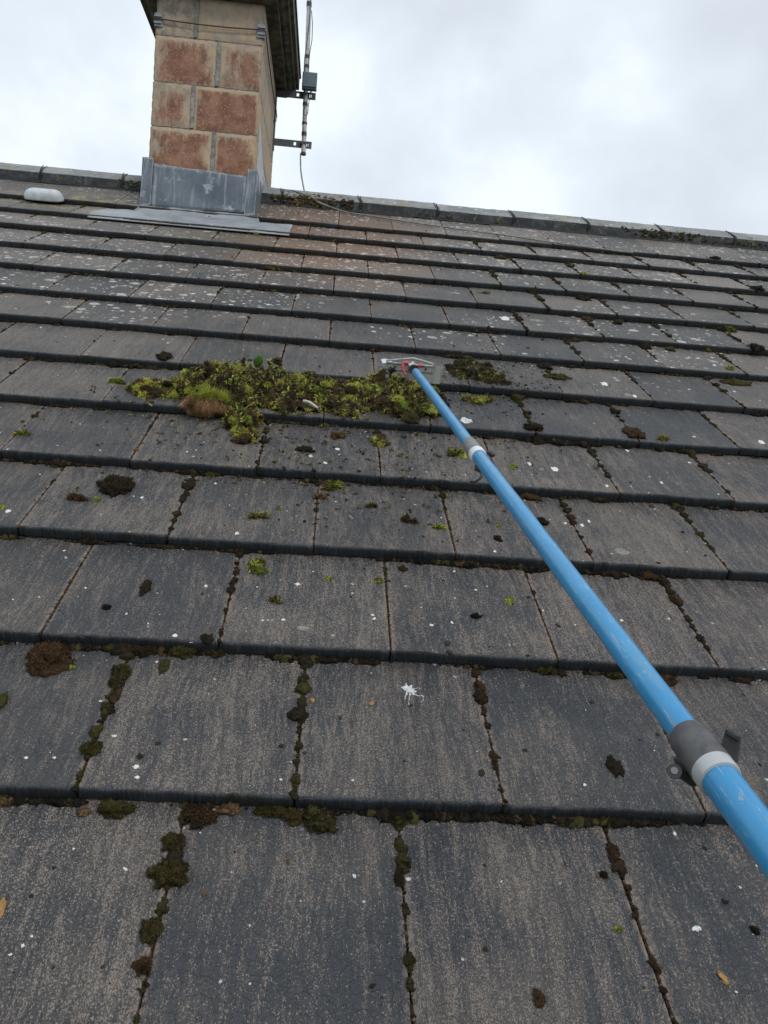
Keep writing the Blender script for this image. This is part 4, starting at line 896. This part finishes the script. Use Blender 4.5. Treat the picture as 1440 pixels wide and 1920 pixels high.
# ---- the raked-up heap
def dist_poly(P, poly):
    P = np.asarray(P); n = len(poly); dm = np.full(len(P), 1e9); ins = np.zeros(len(P), bool)
    for i in range(n):
        a, b_ = poly[i], poly[(i + 1) % n]; ab = b_ - a; t = np.clip(((P - a) @ ab) / (ab @ ab), 0, 1); dm = np.minimum(dm, np.linalg.norm(P - a - t[:, None] * ab, axis=1))
        c1_ = ((a[1] > P[:, 1]) != (b_[1] > P[:, 1])) & (P[:, 0] < (b_[0] - a[0]) * (P[:, 1] - a[1]) / (b_[1] - a[1] + 1e-12) + a[0]); ins ^= c1_
    return np.where(ins, dm, -dm)
def heap(name, poly_px, hfun, n, pal, fs, seed, label, mat=M_FROND, group=None):
    poly = np.array([on_roof(*q)[:2] for q in poly_px]); lo, hi = poly.min(0), poly.max(0); r = np.random.default_rng(seed); g = G()
    st = .006; xs = np.arange(lo[0], hi[0] + st, st); ys = np.arange(lo[1], hi[1] + st, st); gx_, gy_ = np.meshgrid(xs, ys); P = np.stack([gx_.ravel(), gy_.ravel()], 1)
    def H(P):
        wob = P + .012 * np.stack([fbm(P, 14, seed, 2), fbm(P, 14, seed + 1, 2)], 1); d_ = dist_poly(wob, poly); t = np.clip(d_ / .035, 0, 1) ** .6
        return np.where(d_ > 0, t * hfun(P) * (1 + .45 * fbm(P, 10, seed + 2, 3) + .35 * fbm(P, 34, seed + 3, 2)), -.02), d_
    h, d_ = H(P); z = surfv(P) + np.maximum(h, -.004); idx = np.arange(len(P)).reshape(gx_.shape); keep = d_.reshape(gx_.shape) > -.004
    F = []
    for a in range(len(ys) - 1):
        for b_ in range(len(xs) - 1):
            if keep[a, b_] and keep[a + 1, b_] and keep[a, b_ + 1] and keep[a + 1, b_ + 1]: F.append((idx[a, b_], idx[a, b_ + 1], idx[a + 1, b_ + 1], idx[a + 1, b_]))
    tone = fbm(P, 16, seed + 5, 3)[:, None]
    g.add(np.stack([P[:, 0], P[:, 1], z], 1), F, np.array(PAL['dk']) * 1.3 * (1 + .5 * tone) + np.array([.02, .012, .0]) * (tone > 0))
    q = r.uniform(lo, hi, (n * 3, 2)); h, d_ = H(q); ok = d_ > -.006 * r.random(len(q)); q, h = q[ok][:n], h[ok][:n]
    zq = surfv(q) + np.maximum(h, 0) * r.uniform(.72, 1.12, len(q)) + .001; base = np.stack([q[:, 0], q[:, 1], zq], 1)
    e_ = .004; gx1 = (H(q + [e_, 0])[0] - h) / e_; gy1 = (H(q + [0, e_])[0] - h) / e_; nr = np.stack([-np.clip(gx1, -2, 2), -np.clip(gy1, -2, 2), np.ones(len(q)) * .8], 1)
    t1 = 1.35 * fbm(q, 13, seed + 7, 3) + .28 * r.normal(size=len(q)); t2 = fbm(q, 12, seed + 8, 2) + .3 * r.normal(size=len(q))
    cols = np.zeros((len(q), 3)); A = [np.array(PAL[k_]) for k_ in pal]
    cols[:] = A[1] * 1.35; cols[t1 > .18] = A[0] * 1.25; cols[t1 < -.05] = A[2] * 1.3; cols[t1 < -.48] = A[3] * 1.3; cols[(t2 > .85)] = A[4]
    cols *= r.uniform(.6, 1.4, (len(q), 1))
    cols = np.where(r.random((len(q), 1)) < .07, np.array([.24, .16, .085]) * r.uniform(.5, 1.2, (len(q), 1)), cols)
    fronds(g, base, nr, fs * r.uniform(.5, 1.35, len(q)), cols, r, 1.0)
    for lb in range(max(4, n // 170)):
        a = int(r.integers(0, len(q))); rl = r.uniform(.006, .017); key = int(r.choice(5, p=[.36, .2, .26, .12, .06])); lc = A[key] * r.uniform(.8, 1.3)
        cc_ = base[a] + [0, 0, rl * r.uniform(-.1, .5)]; lump(g, cc_, (rl * 1.1, rl * .9, rl * .7), lc * .35, 2, int(r.integers(1e6)), .4, squash=-.8)
        m2 = int(60 + rl * 6000); d2 = r.normal(size=(m2, 3)); d2[:, 2] = abs(d2[:, 2]) * .9 - .15; d2 /= np.linalg.norm(d2, axis=1)[:, None]
        fronds(g, cc_ + d2 * rl * [1.0, .85, .7] * r.uniform(.7, 1.05, (m2, 1)), d2 + [r.normal(0, .4), r.normal(0, .4), .1], fs * r.uniform(.5, 1.1, m2), lc * r.uniform(.65, 1.4, (m2, 1)), r, .55)
    # crumbly lumps
    m_ = n // 14; i = r.integers(0, len(q), m_)
    for a in i: lump(g, base[a] - [0, 0, .002], r.uniform(.003, .008, 3), A[2] * r.uniform(.4, 1.2), 1, int(a), .3)
    ctr = np.array([*poly.mean(0), 0]); ctr[2] = surf(ctr[0], ctr[1]); return obj(name, g, mat, MR, ctr, smooth=False, tagd=(label, 'moss', group))
def hmain(P):
    xa, xb = on_roof(360, 750)[0], on_roof(520, 750)[0]; a = np.exp(-((P[:, 0] - (xa + xb) / 2) / .13) ** 2); return .024 + .022 * a
heap('moss_heap', [(330, 722), (350, 712), (420, 710), (500, 716), (560, 718), (640, 714), (722, 704), (768, 712), (800, 733), (832, 752), (836, 776), (800, 782), (770, 796), (735, 778), (700, 770), (660, 784), (600, 772), (540, 776), (490, 766), (430, 772), (370, 768), (335, 745)],
     hmain, 24000, ('yg', 'ol', 'br', 'dk', 'gr'), .0082, 21, 'long heap of torn yellow-green and brown moss raked together across the tiles')
heap('moss_heap_tail', [(240, 724), (262, 716), (300, 716), (335, 722), (338, 745), (310, 752), (280, 744), (255, 742)], lambda P: np.full(len(P), .014), 3000, ('yg', 'ol', 'br', 'dk', 'gr'), .0082, 31, 'thin bright yellow-green trail of moss at the left end of the heap', group=None)
heap('moss_debris', [(838, 700), (845, 684), (880, 682), (915, 690), (945, 704), (948, 722), (925, 722), (900, 712), (868, 712)], lambda P: .012 * np.clip(-.05 + 1.8 * fbm(P, 15, 77, 2), -.9, 1.2), 2600, ('ol', 'br', 'dk', 'dk', 'yg'), .0075, 51, 'broken brown and olive moss debris strewn right of the scraper blade', group=None)
# tumbled piece over the tile lip
heap('moss_clump', [(418, 778), (440, 770), (470, 776), (490, 792), (486, 806), (470, 826), (448, 832), (436, 812), (420, 796)], lambda P: np.full(len(P), .034), 3600, ('yg', 'ol', 'br', 'dk', 'gr'), .0085, 41, 'thick yellow-green moss clump tumbled over the tile edge below the heap', group=GRP)
# brown root mat with green hairs
p = on_roof(384, 770); g = G(); r = np.random.default_rng(5)
tone_ = []
for q_, (dx_, dz_, rr_s) in enumerate(((-.030, .030, .013), (-.014, .026, .017), (.006, .030, .018), (.026, .030, .016), (.002, .010, .014), (-.022, .010, .009), (.040, .022, .011))):
    c = p + [dx_, .002 * q_, dz_]; rad = np.array([rr_s * 1.1, rr_s * .7, rr_s * .8]); W_, N_ = lump(g, c, rad, np.array(PAL['br']) * .7, 3, 61 + q_, .4, 1.6); n_ = 1500; q = r.integers(0, len(W_), n_)
    low = dz_ < .02; dn_ = np.array([-.25 + dx_ * 8, -.8, -.75]); gd = N_[q] * .35 + dn_ + r.normal(0, .22, (n_, 3)); cl = pick(['tn', 'ru', 'tn', 'br'], n_, r) * (.95 + .5 * fbm(W_[q], 22, 3, 2)[:, None])
    gm = (N_[q][:, 2] > .1) & (r.random(n_) < (.75 if dx_ > 0 else .15)); cl[gm] = pick(['gr', 'yg', 'yg'], gm.sum(), r); gd[gm] = N_[q][gm] * .6 + np.array([.5, -.1, .6]) + r.normal(0, .3, (gm.sum(), 3))
    spikes(g, W_[q], gd, r.uniform(.008, .034, n_), np.full(n_, .0008), cl)
obj('moss_mat', g, M_FROND, MR, p, smooth=False, tagd=('torn moss mat showing its hairy tan-brown roots at the front left of the heap', 'moss'))
# leaf, quill, husks
p = on_roof(482, 722); p[2] += .055; g = G(); V = []
for t in np.linspace(0, 1, 9):
    w_ = .014 * math.sin(math.pi * min(1, t * .9 + .08)) ** .8; V += [(p[0] - w_ + .006 * t, p[1], p[2] + .045 * t), (p[0] + .006 * t, p[1] - .005, p[2] + .045 * t + .002), (p[0] + w_ + .006 * t, p[1] + .002, p[2] + .045 * t)]
g.add(V, [(a * 3 + b_, a * 3 + b_ + 1, a * 3 + b_ + 4, a * 3 + b_ + 3) for a in range(8) for b_ in range(2)])
o = obj('leaf', g, M_LEAF, MR, p, tagd=('small upright green leaf sticking out of the top of the moss heap', 'leaf')); md = o.modifiers.new('s', 'SOLIDIFY'); md.thickness = .0008
a_, b_ = on_roof(570, 752, .045), on_roof(596, 765, .045); g = G(); g.tube(smooth_pts([a_, (a_ * 2 + b_) / 3 + [0, 0, .004], (a_ + 2 * b_) / 3 + [0, 0, .003], b_]), np.linspace(.0045, .0025, 25)[:len(smooth_pts([a_, a_, a_, a_]))], 8)
r = np.random.default_rng(8); q = a_ + (b_ - a_) * r.random((120, 1)); spikes(g, q, np.tile(b_ - a_, (120, 1)) * 6 + r.normal(0, .5, (120, 3)), r.uniform(.006, .016, 120), np.full(120, .0008), np.tile((.5, .5, .5), (120, 1)))
obj('feather', g, M_FEATH, MR, a_, tagd=('small white feather stuck in the middle of the moss heap', 'feather'))
def husk(px, py, wp, hp_, label, ang):
    p = on_roof(px, py); k = depth_at(p) / FP; g = G(); V, F = ICO[3]; V = V * (1 + .3 * fbm(V, .9, px, 2))[:, None]; V = V * [wp * k / 2, hp_ * k / 2, .0022]; ca, sa = math.cos(ang), math.sin(ang)
    V = np.stack([V[:, 0] * ca - V[:, 1] * sa, V[:, 0] * sa + V[:, 1] * ca, V[:, 2] + .0015], 1) + p; g.add(V, F); obj('husk', g, M_HUSK, MR, p, tagd=(label, 'husk', 'dry orange husks on the tiles'))
husk(1356, 1836, 10, 28, 'orange curled husk on the tile near the lower right corner', .3)
husk(697, 1320, 7, 10, 'small orange husk on the tile left of the white bird dropping', -.4)
husk(586, 1315, 8, 11, 'small orange husk beside the mossy joint left of the white bird dropping', .3)
husk(3, 1705, 14, 36, 'rusty husk cut by the left edge of the view low down', .1)

# ---- bird dropping splash
p0 = on_roof(770, 1297); k = depth_at(p0) / FP
def flake(g, c, rx, ry, seed, th=.0012, ang=0.0, spike=.35):
    r = np.random.default_rng(seed); n = 14; rad_ = 1 + spike * (r.random(n) - .5) * 1.6; V = []
    for lv, (s_, z_) in enumerate(((1, 0), (.82, th), (0.0, th * 1.2))):
        for a in range(n):
            t = 2 * math.pi * a / n; x_, y_ = math.cos(t) * rx * rad_[a] * s_, math.sin(t) * ry * rad_[a] * s_
            V.append((c[0] + x_ * math.cos(ang) - y_ * math.sin(ang), c[1] + x_ * math.sin(ang) + y_ * math.cos(ang), c[2] + z_))
    F = [(l * n + a, l * n + (a + 1) % n, (l + 1) * n + (a + 1) % n, (l + 1) * n + a) for l in range(2) for a in range(n)]; g.add(V, F)
g = G(); flake(g, on_roof(764, 1291), 9 * k, 11 * k, 1, .0010, .3, .8); flake(g, on_roof(772, 1297), 8 * k, 10 * k, 2, .0009, .8, .9)
rs_ = np.random.default_rng(3)
for pts, w0 in (([(764, 1295), (761, 1303), (759, 1312)], 3.0), ([(769, 1300), (767, 1310), (767, 1322)], 2.6), ([(774, 1298), (780, 1303), (787, 1305)], 2.4), ([(775, 1293), (783, 1290), (788, 1291)], 2.0), ([(789, 1304), (794, 1306), (793, 1313), (790, 1317)], 1.8)):
    sp2 = smooth_pts([on_roof(*q) for q in pts], 5)
    for a_, c_ in enumerate(sp2): w_ = w0 * k * (1 - .6 * a_ / len(sp2)) * rs_.uniform(.5, 1.1); flake(g, c_ + [rs_.normal(0, .0004), 0, 0], w_ * .6, w_ * 1.1, a_ + int(w0 * 10), .0005, 0, .7)
obj('bird_dropping', g, M_DROP, MR, p0, tagd=('white splashed bird dropping with thin legs on a tile near the centre', 'bird dropping'))
def simple_drop(px, py, wp, hp_, label, sd):
    p = on_roof(px, py); k = depth_at(p) / FP; g = G(); sy_ = 1.0 / max(.35, ((Cc - p) / np.linalg.norm(Cc - p))[2])
    flake(g, p, wp * k / 2, hp_ * k / 2 * sy_, sd, .002, .1, .5); flake(g, p + [wp * k * .25, hp_ * k * .1, 0], wp * k / 4, hp_ * k / 3 * sy_, sd + 1, .0026, .5, .8); obj('bird_dropping', g, M_DROP, MR, p, tagd=(label, 'bird dropping'))
simple_drop(722, 677, 20, 9, 'white blotch of dropping touching the left end of the scraper frame', 5)
simple_drop(873, 790, 22, 12, 'white dropping beside the right edge of the pole below the scraper', 8)
simple_drop(1163, 695, 12, 4, 'small white dropping on an upper right tile', 12)
simple_drop(407, 1520, 14, 12, 'small white dropping right of the dark bristly dome under the nearest edge', 14)
simple_drop(1305, 1742, 16, 10, 'faint white dropping on the nearest right tile', 17)

# ---- lichen flecks (growth on the roof, uncountable)
g = G(); r = np.random.default_rng(17)
listed = [(473, 1060, 6), (558, 1095, 9), (328, 1192, 9), (386, 1099, 6), (255, 1438, 11), (257, 1458, 8), (49, 1421, 7), (102, 1421, 6), (43, 1773, 8), (20, 1790, 7), (60, 1756, 6), (444, 1000, 8), (266, 933, 6), (702, 1160, 7), (531, 1162, 6), (1040, 880, 12), (993, 870, 8), (928, 1034, 6), (809, 1172, 7), (1097, 1472, 7), (1104, 977, 6), (1176, 845, 6), (1430, 830, 12), (1003, 805, 5), (360, 1203, 8), (237, 1151, 5), (527, 1462, 5), (15, 958, 9), (1190, 743, 8), (1133, 720, 12), (584, 843, 8), (583, 855, 8), (610, 868, 8), (633, 842, 8), (1060, 981, 5), (1092, 985, 7), (947, 598, 18), (1265, 1563, 8), (1380, 1860, 5), (294, 1241, 5), (138, 1592, 5), (207, 2000, 5), (1138, 911, 6), (1240, 905, 6), (690, 720, 6), (1340, 685, 6)]
for a in listed:
    if a[1] > 1910: continue
    p = on_roof(a[0], a[1]); k = depth_at(p) / FP; sy_ = 1 / max(.4, ((Cc - p) / np.linalg.norm(Cc - p))[2]); flake(g, p, a[2] * k / 2, a[2] * k / 2 * sy_ * .7, int(a[0]), .0008, 0, .5)
for _ in range(620):
    y_ = 4.4 * r.random() ** .6; x_ = r.uniform(-2, 3.4) if y_ > 1.5 else r.uniform(-.8, 1.6); s_ = r.choice([.0009, .0013, .0018, .0028], p=[.45, .3, .18, .07]) * (1 + .35 * y_)
    k_, j_ = locate(x_, y_)
    if y_ - ynose(k_) < .02: continue
    flake(g, np.array([x_, y_, surf(x_, y_)]), s_, s_ * r.uniform(.6, 1.2), int(r.integers(1e6)), .0006, r.uniform(0, 3), .5)
o = obj('lichen_flecks', g, M_LICHEN, MR, (0, 0, 0), roof); o['kind'] = 'stuff'
g = G()
for (a, b_, s_) in ((1167, 1035, 28), (568, 1178, 22), (1015, 880, 10), (1178, 741, 16), (1000, 600, 14)):
    p = on_roof(a, b_); k = depth_at(p) / FP; sy_ = 1 / max(.4, ((Cc - p) / np.linalg.norm(Cc - p))[2]); flake(g, p, s_ * k / 2, s_ * k / 2 * sy_ * .45, a, .0006, 0, .15)
o = obj('pale_lichen', g, M_PALEL, MR, (0, 0, 0), roof); o['kind'] = 'stuff'

# ---- moss filling joints and tile edges: nobody could count it
r = np.random.default_rng(23); B = G()
I1, I2 = ICO[1], ICO[2]
def lumps_batch(g, C_, R_, cols, sub):
    V, F = ICO[sub]; n = len(C_)
    if n == 0: return
    jit = 1 + .30 * r.normal(size=(n, len(V), 1)); ang = r.uniform(0, 6.28, n); ca, sa = np.cos(ang)[:, None], np.sin(ang)[:, None]
    W_ = V[None] * jit * R_[:, None]; W_ = np.stack([W_[..., 0] * ca - W_[..., 1] * sa, W_[..., 0] * sa + W_[..., 1] * ca, W_[..., 2]], -1) + C_[:, None]
    g.add(W_.reshape(-1, 3), (F[None] + (np.arange(n) * len(V))[:, None, None]).reshape(-1, 3), np.repeat(cols, len(V), 0))
def vis(x_, y_):
    c_ = Rc @ (np.array([x_, y_, 0]) - Cc)
    if c_[2] < .2: return False
    u, v = 720 + FP * c_[0] / c_[2], 960 + FP * c_[1] / c_[2]; return -500 < u < 1940 and -100 < v < 2400
JT = {(0, .5): .9, (0, 1.5): .75, (0, 2.5): .7, (1, 0): .9, (1, 1): 1.0, (1, 2): .95, (1, 3): .4, (2, -.5): .35, (2, .5): .9, (2, 1.5): .4, (2, 2.5): .45, (2, 3.5): .95, (3, -1): .4, (3, 0): .95, (3, 1): .7, (3, 2): .6, (3, 3): .95, (3, 4): 1.0, (4, -.5): .45, (4, .5): 1.1, (4, 1.5): .8, (4, 3.5): 1.0, (4, 4.5): .95, (5, 3): 1.3, (5, 4): 1.1, (5, 5): .7, (6, -.5): .5, (6, .5): .5, (6, 3.5): .9, (6, 4.5): .85, (7, 4): 1.25, (7, 5): .8, (8, 3.5): 1.3, (9, 4): 1.2}
cs, rs_, cl_ = [], [], []; csf, rsf, clf = [], [], []
def addl(c, rd, col, near):
    (cs if near else csf).append(c); (rs_ if near else rsf).append(rd); (cl_ if near else clf).append(col)
dkc = [np.array(PAL[q]) * f_ for q, f_ in (('dk', 1), ('dk', 1.2), ('br', .7), ('ol', .6), ('bl', 1.2))]
for k in range(K0, K1 + 1):
    for j in range(UMIN, UMAX):
        x0 = (j + offs(k)) * TW; y0 = ynose(k)
        if not vis(x0, y0 + .15): continue
        near = k < 7
        jt = JT.get((k, j + offs(k)), (.5 if x0 < .9 else 1.0) if k > 4 else .6)
        jt *= r.uniform(.85, 1.1); ph = r.uniform(0, 9)
        st = .0032 if k < 4 else .005; L_ = np.arange(0, .325, st)
        for t in L_:
            nzz = .5 + .45 * math.sin(t * 61 + ph) * math.sin(t * 23 + ph * 2) + .25 * math.sin(t * 190 + ph * 3) + r.normal(0, .12)
            am_ = jt * (.55 + .9 * (t / .32) ** 1.2) * nzz
            rd = .0015 + .0092 * max(0, am_ - .28) if am_ > .25 else .0016
            if k > 6: rd = rd * 1.15 + .0006
            cm_ = .5 + .5 * math.sin(t * 37 + ph * 5); col = (np.array(PAL['dk']) * cm_ + np.array(PAL['ol' if (j + k) % 3 else 'br']) * .55 * (1 - cm_)) * r.uniform(.6, 1.3)
            if am_ < .35: col = (np.array(PAL['br']) * .9 if r.random() < .8 else np.array([.17, .125, .09]))
            zc = -TH * t / GA - .0015 + (rd * .35 if am_ > .3 else -.0012)
            addl((x0 + r.normal(0, .0007 + rd * .18), y0 + t, zc), (rd * r.uniform(.6, 1.15), rd * r.uniform(.7, 1.3), rd * r.uniform(.5, .95)), col, near)
            if rd > .0042 and r.random() < .5: addl((x0 + r.choice([-1, 1]) * rd * .8, y0 + t + r.normal(0, .002), zc - .001), (rd * .6,) * 3, col * .9, near)
        # along the foot of the nose
        for t in np.arange(0, TW, .0045 if k < 6 else .007):
            x_ = x0 + t
            nzz = float(fbm(np.array([[x_, y0]]), 3.0, 60 + k, 2)[0]) + .5 * float(fbm(np.array([[x_, y0]]), 14.0, 80 + k, 1)[0]); jn = math.exp(-(abs(((x_ / TW - offs(k - 1)) + .5) % 1 - .5) / .10) ** 2)
            am_ = .34 + .5 * nzz + .50 * jn + (.12 if k < 4 else 0)
            if r.random() > .25 + am_: continue
            rd = .0016 + .0062 * max(0, am_) ** 1.2 * r.uniform(.6, 1.2); z_ = surf(x_, y0 - .006)
            col = np.array(PAL[('dk', 'bl', 'ol', 'br')[int(r.choice(4, p=[.42, .30, .18, .10]))]]) * r.uniform(.5, 1.0)
            addl((x_, y0 - .0015 - rd * .5, z_ + rd * .25), (rd * 1.2, rd * .9, rd * .75), col, near)
lumps_batch(B, np.array(cs), np.array(rs_), np.array(cl_), 2); lumps_batch(B, np.array(csf), np.array(rsf), np.array(clf), 1)
# short shoots on the nearer lumps
C_, R_ = np.array(cs), np.array(rs_); big_ = np.where(R_[:, 0] > .0035)[0]; i = big_[r.integers(0, len(big_), 60000)]; d_ = r.normal(size=(len(i), 3)); d_[:, 2] = abs(d_[:, 2]); d_ /= np.linalg.norm(d_, axis=1)[:, None]
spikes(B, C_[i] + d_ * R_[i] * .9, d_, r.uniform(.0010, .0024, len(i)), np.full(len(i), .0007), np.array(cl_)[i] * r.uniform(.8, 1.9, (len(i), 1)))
obj('joint_moss', B, M_MOSS, MR, (0, 0, 0), tagd=('dark moss and dirt packed along every tile joint and under the tile edges', 'moss', None, 'stuff'))

# ---- ridge moss patches
def ridge_patch(x0, x1, n, pal, seed, label, zlo=-.125, zhi=-.03, big_=.013):
    n = int(n * 2.6); big_ = big_ * .68; g = G(); r = np.random.default_rng(seed); cc = []
    for _ in range(n):
        x_ = np.clip(r.normal((x0 + x1) / 2, (x1 - x0) / 3.6), x0, x1); t = r.random() ** .8; z_ = RWZ + zlo + (zhi - zlo) * t
        Y = RWY - .106 if z_ < RWZ - .072 else RWY - .105 + (z_ - RWZ + .072) / .068 * .105
        rd = r.uniform(.35, 1) * big_; pc = w2r((x_, Y, z_)); lump(g, pc, np.array([rd * 1.3, rd, rd * .9]), (pick(pal, 1, r)[0] * .45 + np.array([.05, .045, .025])), 2, int(r.integers(1e5)), .4, squash=-.9); cc.append(pc)
    cc = np.array(cc); i = r.integers(0, len(cc), n * 12); d_ = r.normal(size=(len(i), 3)); d_[:, 1] -= .5; d_[:, 2] += .5; d_ /= np.linalg.norm(d_, axis=1)[:, None]
    fronds(g, cc[i] + d_ * big_ * .5, d_, big_ * r.uniform(.4, .9, len(i)), pick(pal, len(i), r), r)
    obj('moss_patch', g, M_MOSS, MR, cc[0], smooth=False, tagd=(label, 'moss', 'moss patches growing on the ridge'))
ridge_patch(-.10, .26, 70, ['ol', 'yg', 'ru', 'br', 'tn'], 1, 'thick yellowish and brown moss on the ridge just right of the chimney')
ridge_patch(.18, .42, 18, ['br', 'dk', 'ru'], 2, 'round brown moss lumps on the ridge below the hanging cable', big_=.014)
ridge_patch(2.02, 2.55, 46, ['ol', 'yg', 'br', 'dk'], 3, 'long olive moss band on the front of the ridge near the right side', zlo=-.12, zhi=-.06, big_=.010)
ridge_patch(-.98, -.78, 26, ['yg', 'ol', 'tn'], 4, 'yellow-green moss on the ridge just left of the chimney', big_=.008)
ridge_patch(.70, 1.25, 22, ['yg', 'ol', 'br'], 5, 'thin scattered yellow moss along the ridge between the second and third clips', zlo=-.15, zhi=-.10, big_=.006)
ridge_patch(-.12, .0, 20, ['gr', 'ol', 'dk'], 6, 'green moss at the foot of the ridge touching the chimney corner', zlo=-.165, zhi=-.13, big_=.012)
ridge_patch(2.6, 2.95, 20, ['yg', 'ol', 'br'], 7, 'small olive moss lumps on the ridge at the far right', zlo=-.14, zhi=-.09, big_=.008)

# ---- crumbs scattered round the heap and over the tiles
r = np.random.default_rng(31); g = G(); cc, rr2, co_ = [], [], []; fb, fc = [], []
def crumb(px, py, dark):
    if py < 330: return
    p = on_roof(px, py); s_ = r.choice([.0012, .002, .0032, .005], p=[.40, .31, .20, .09]); p[2] = surf(p[0], p[1]) + s_ * .3
    if r.random() < dark: cc.append(p); rr2.append((s_ * r.uniform(.7, 1.4), s_ * r.uniform(.7, 1.4), s_ * .6)); co_.append(pick(['dk', 'br', 'bl', 'dk'], 1, r)[0])
    else: fb.append(p); fc.append((pick(['yg', 'gr', 'ol', 'ru'], 1, r)[0], s_ * 2.4))
for _ in range(900): crumb(r.normal(560, 190), r.normal(800, 55), .6)
for _ in range(700): crumb(r.normal(900, 75), r.normal(715, 38), .68)
for _ in range(420): crumb(r.normal(720, 160), r.normal(910, 70), .6)
for _ in range(160): crumb(r.normal(280, 70), r.normal(735, 30), .5)
for _ in range(260): crumb(r.uniform(0, 1440), 470 + 1430 * r.random() ** 1.6, .88)
for _ in range(200): crumb(r.normal(620, 140), r.normal(420, 25), .5)
def shred(px, py, pal, sc_):
    p = on_roof(px, py); a0 = r.uniform(0, 3.14); n_ = int(r.integers(5, 12))
    for q in range(n_):
        t_ = r.normal(0, sc_); o_ = r.normal(0, sc_ * .35); c_ = p + [t_ * math.cos(a0) - o_ * math.sin(a0), t_ * math.sin(a0) + o_ * math.cos(a0), 0]; c_[2] = surf(c_[0], c_[1]) + r.uniform(.0, .004)
        if r.random() < .4: cc.append(c_); w_ = r.uniform(.001, .0032); rr2.append((w_ * 1.4, w_, w_ * .7)); co_.append(pick(['br', 'dk', 'ol'], 1, r)[0])
        fb.append(c_); fc.append((pick(pal, 1, r)[0], r.uniform(.004, .008)))
for _ in range(75): shred(r.normal(590, 190), r.normal(835, 48), ['yg', 'ol', 'ru', 'br'], .006)
for _ in range(34): shred(r.normal(930, 60), r.normal(722, 30), ['yg', 'ol', 'br', 'dk'], .007)
for _ in range(26): shred(r.normal(760, 170), r.normal(945, 50), ['yg', 'ol', 'ru', 'gr'], .005)
for _ in range(16): shred(r.normal(270, 60), r.normal(745, 18), ['yg', 'gr', 'ol', 'br'], .006)
lumps_batch(g, np.array(cc), np.array(rr2), np.array(co_), 1); fb = np.array(fb); fronds(g, fb, np.tile([0, 0, .3], (len(fb), 1)), np.array([q[1] for q in fc]), np.array([q[0] for q in fc]), r, 1.0)
obj('moss_crumbs', g, M_FROND, MR, on_roof(600, 820), smooth=False, tagd=('fine crumbs and shreds of moss scattered over the tiles round the heap', 'moss crumbs', None, 'stuff'))

# ------------------------------------------------------------------ ground
g = G(); g.add([(-900, -900, 0), (900, -900, 0), (900, 900, 0), (-900, 900, 0)], [(0, 1, 2, 3)])
o = obj('ground', g, M_GROUND, Matrix.Identity(4), smooth=False); tag(o, 'grass ground round the house', 'ground', kind='structure')
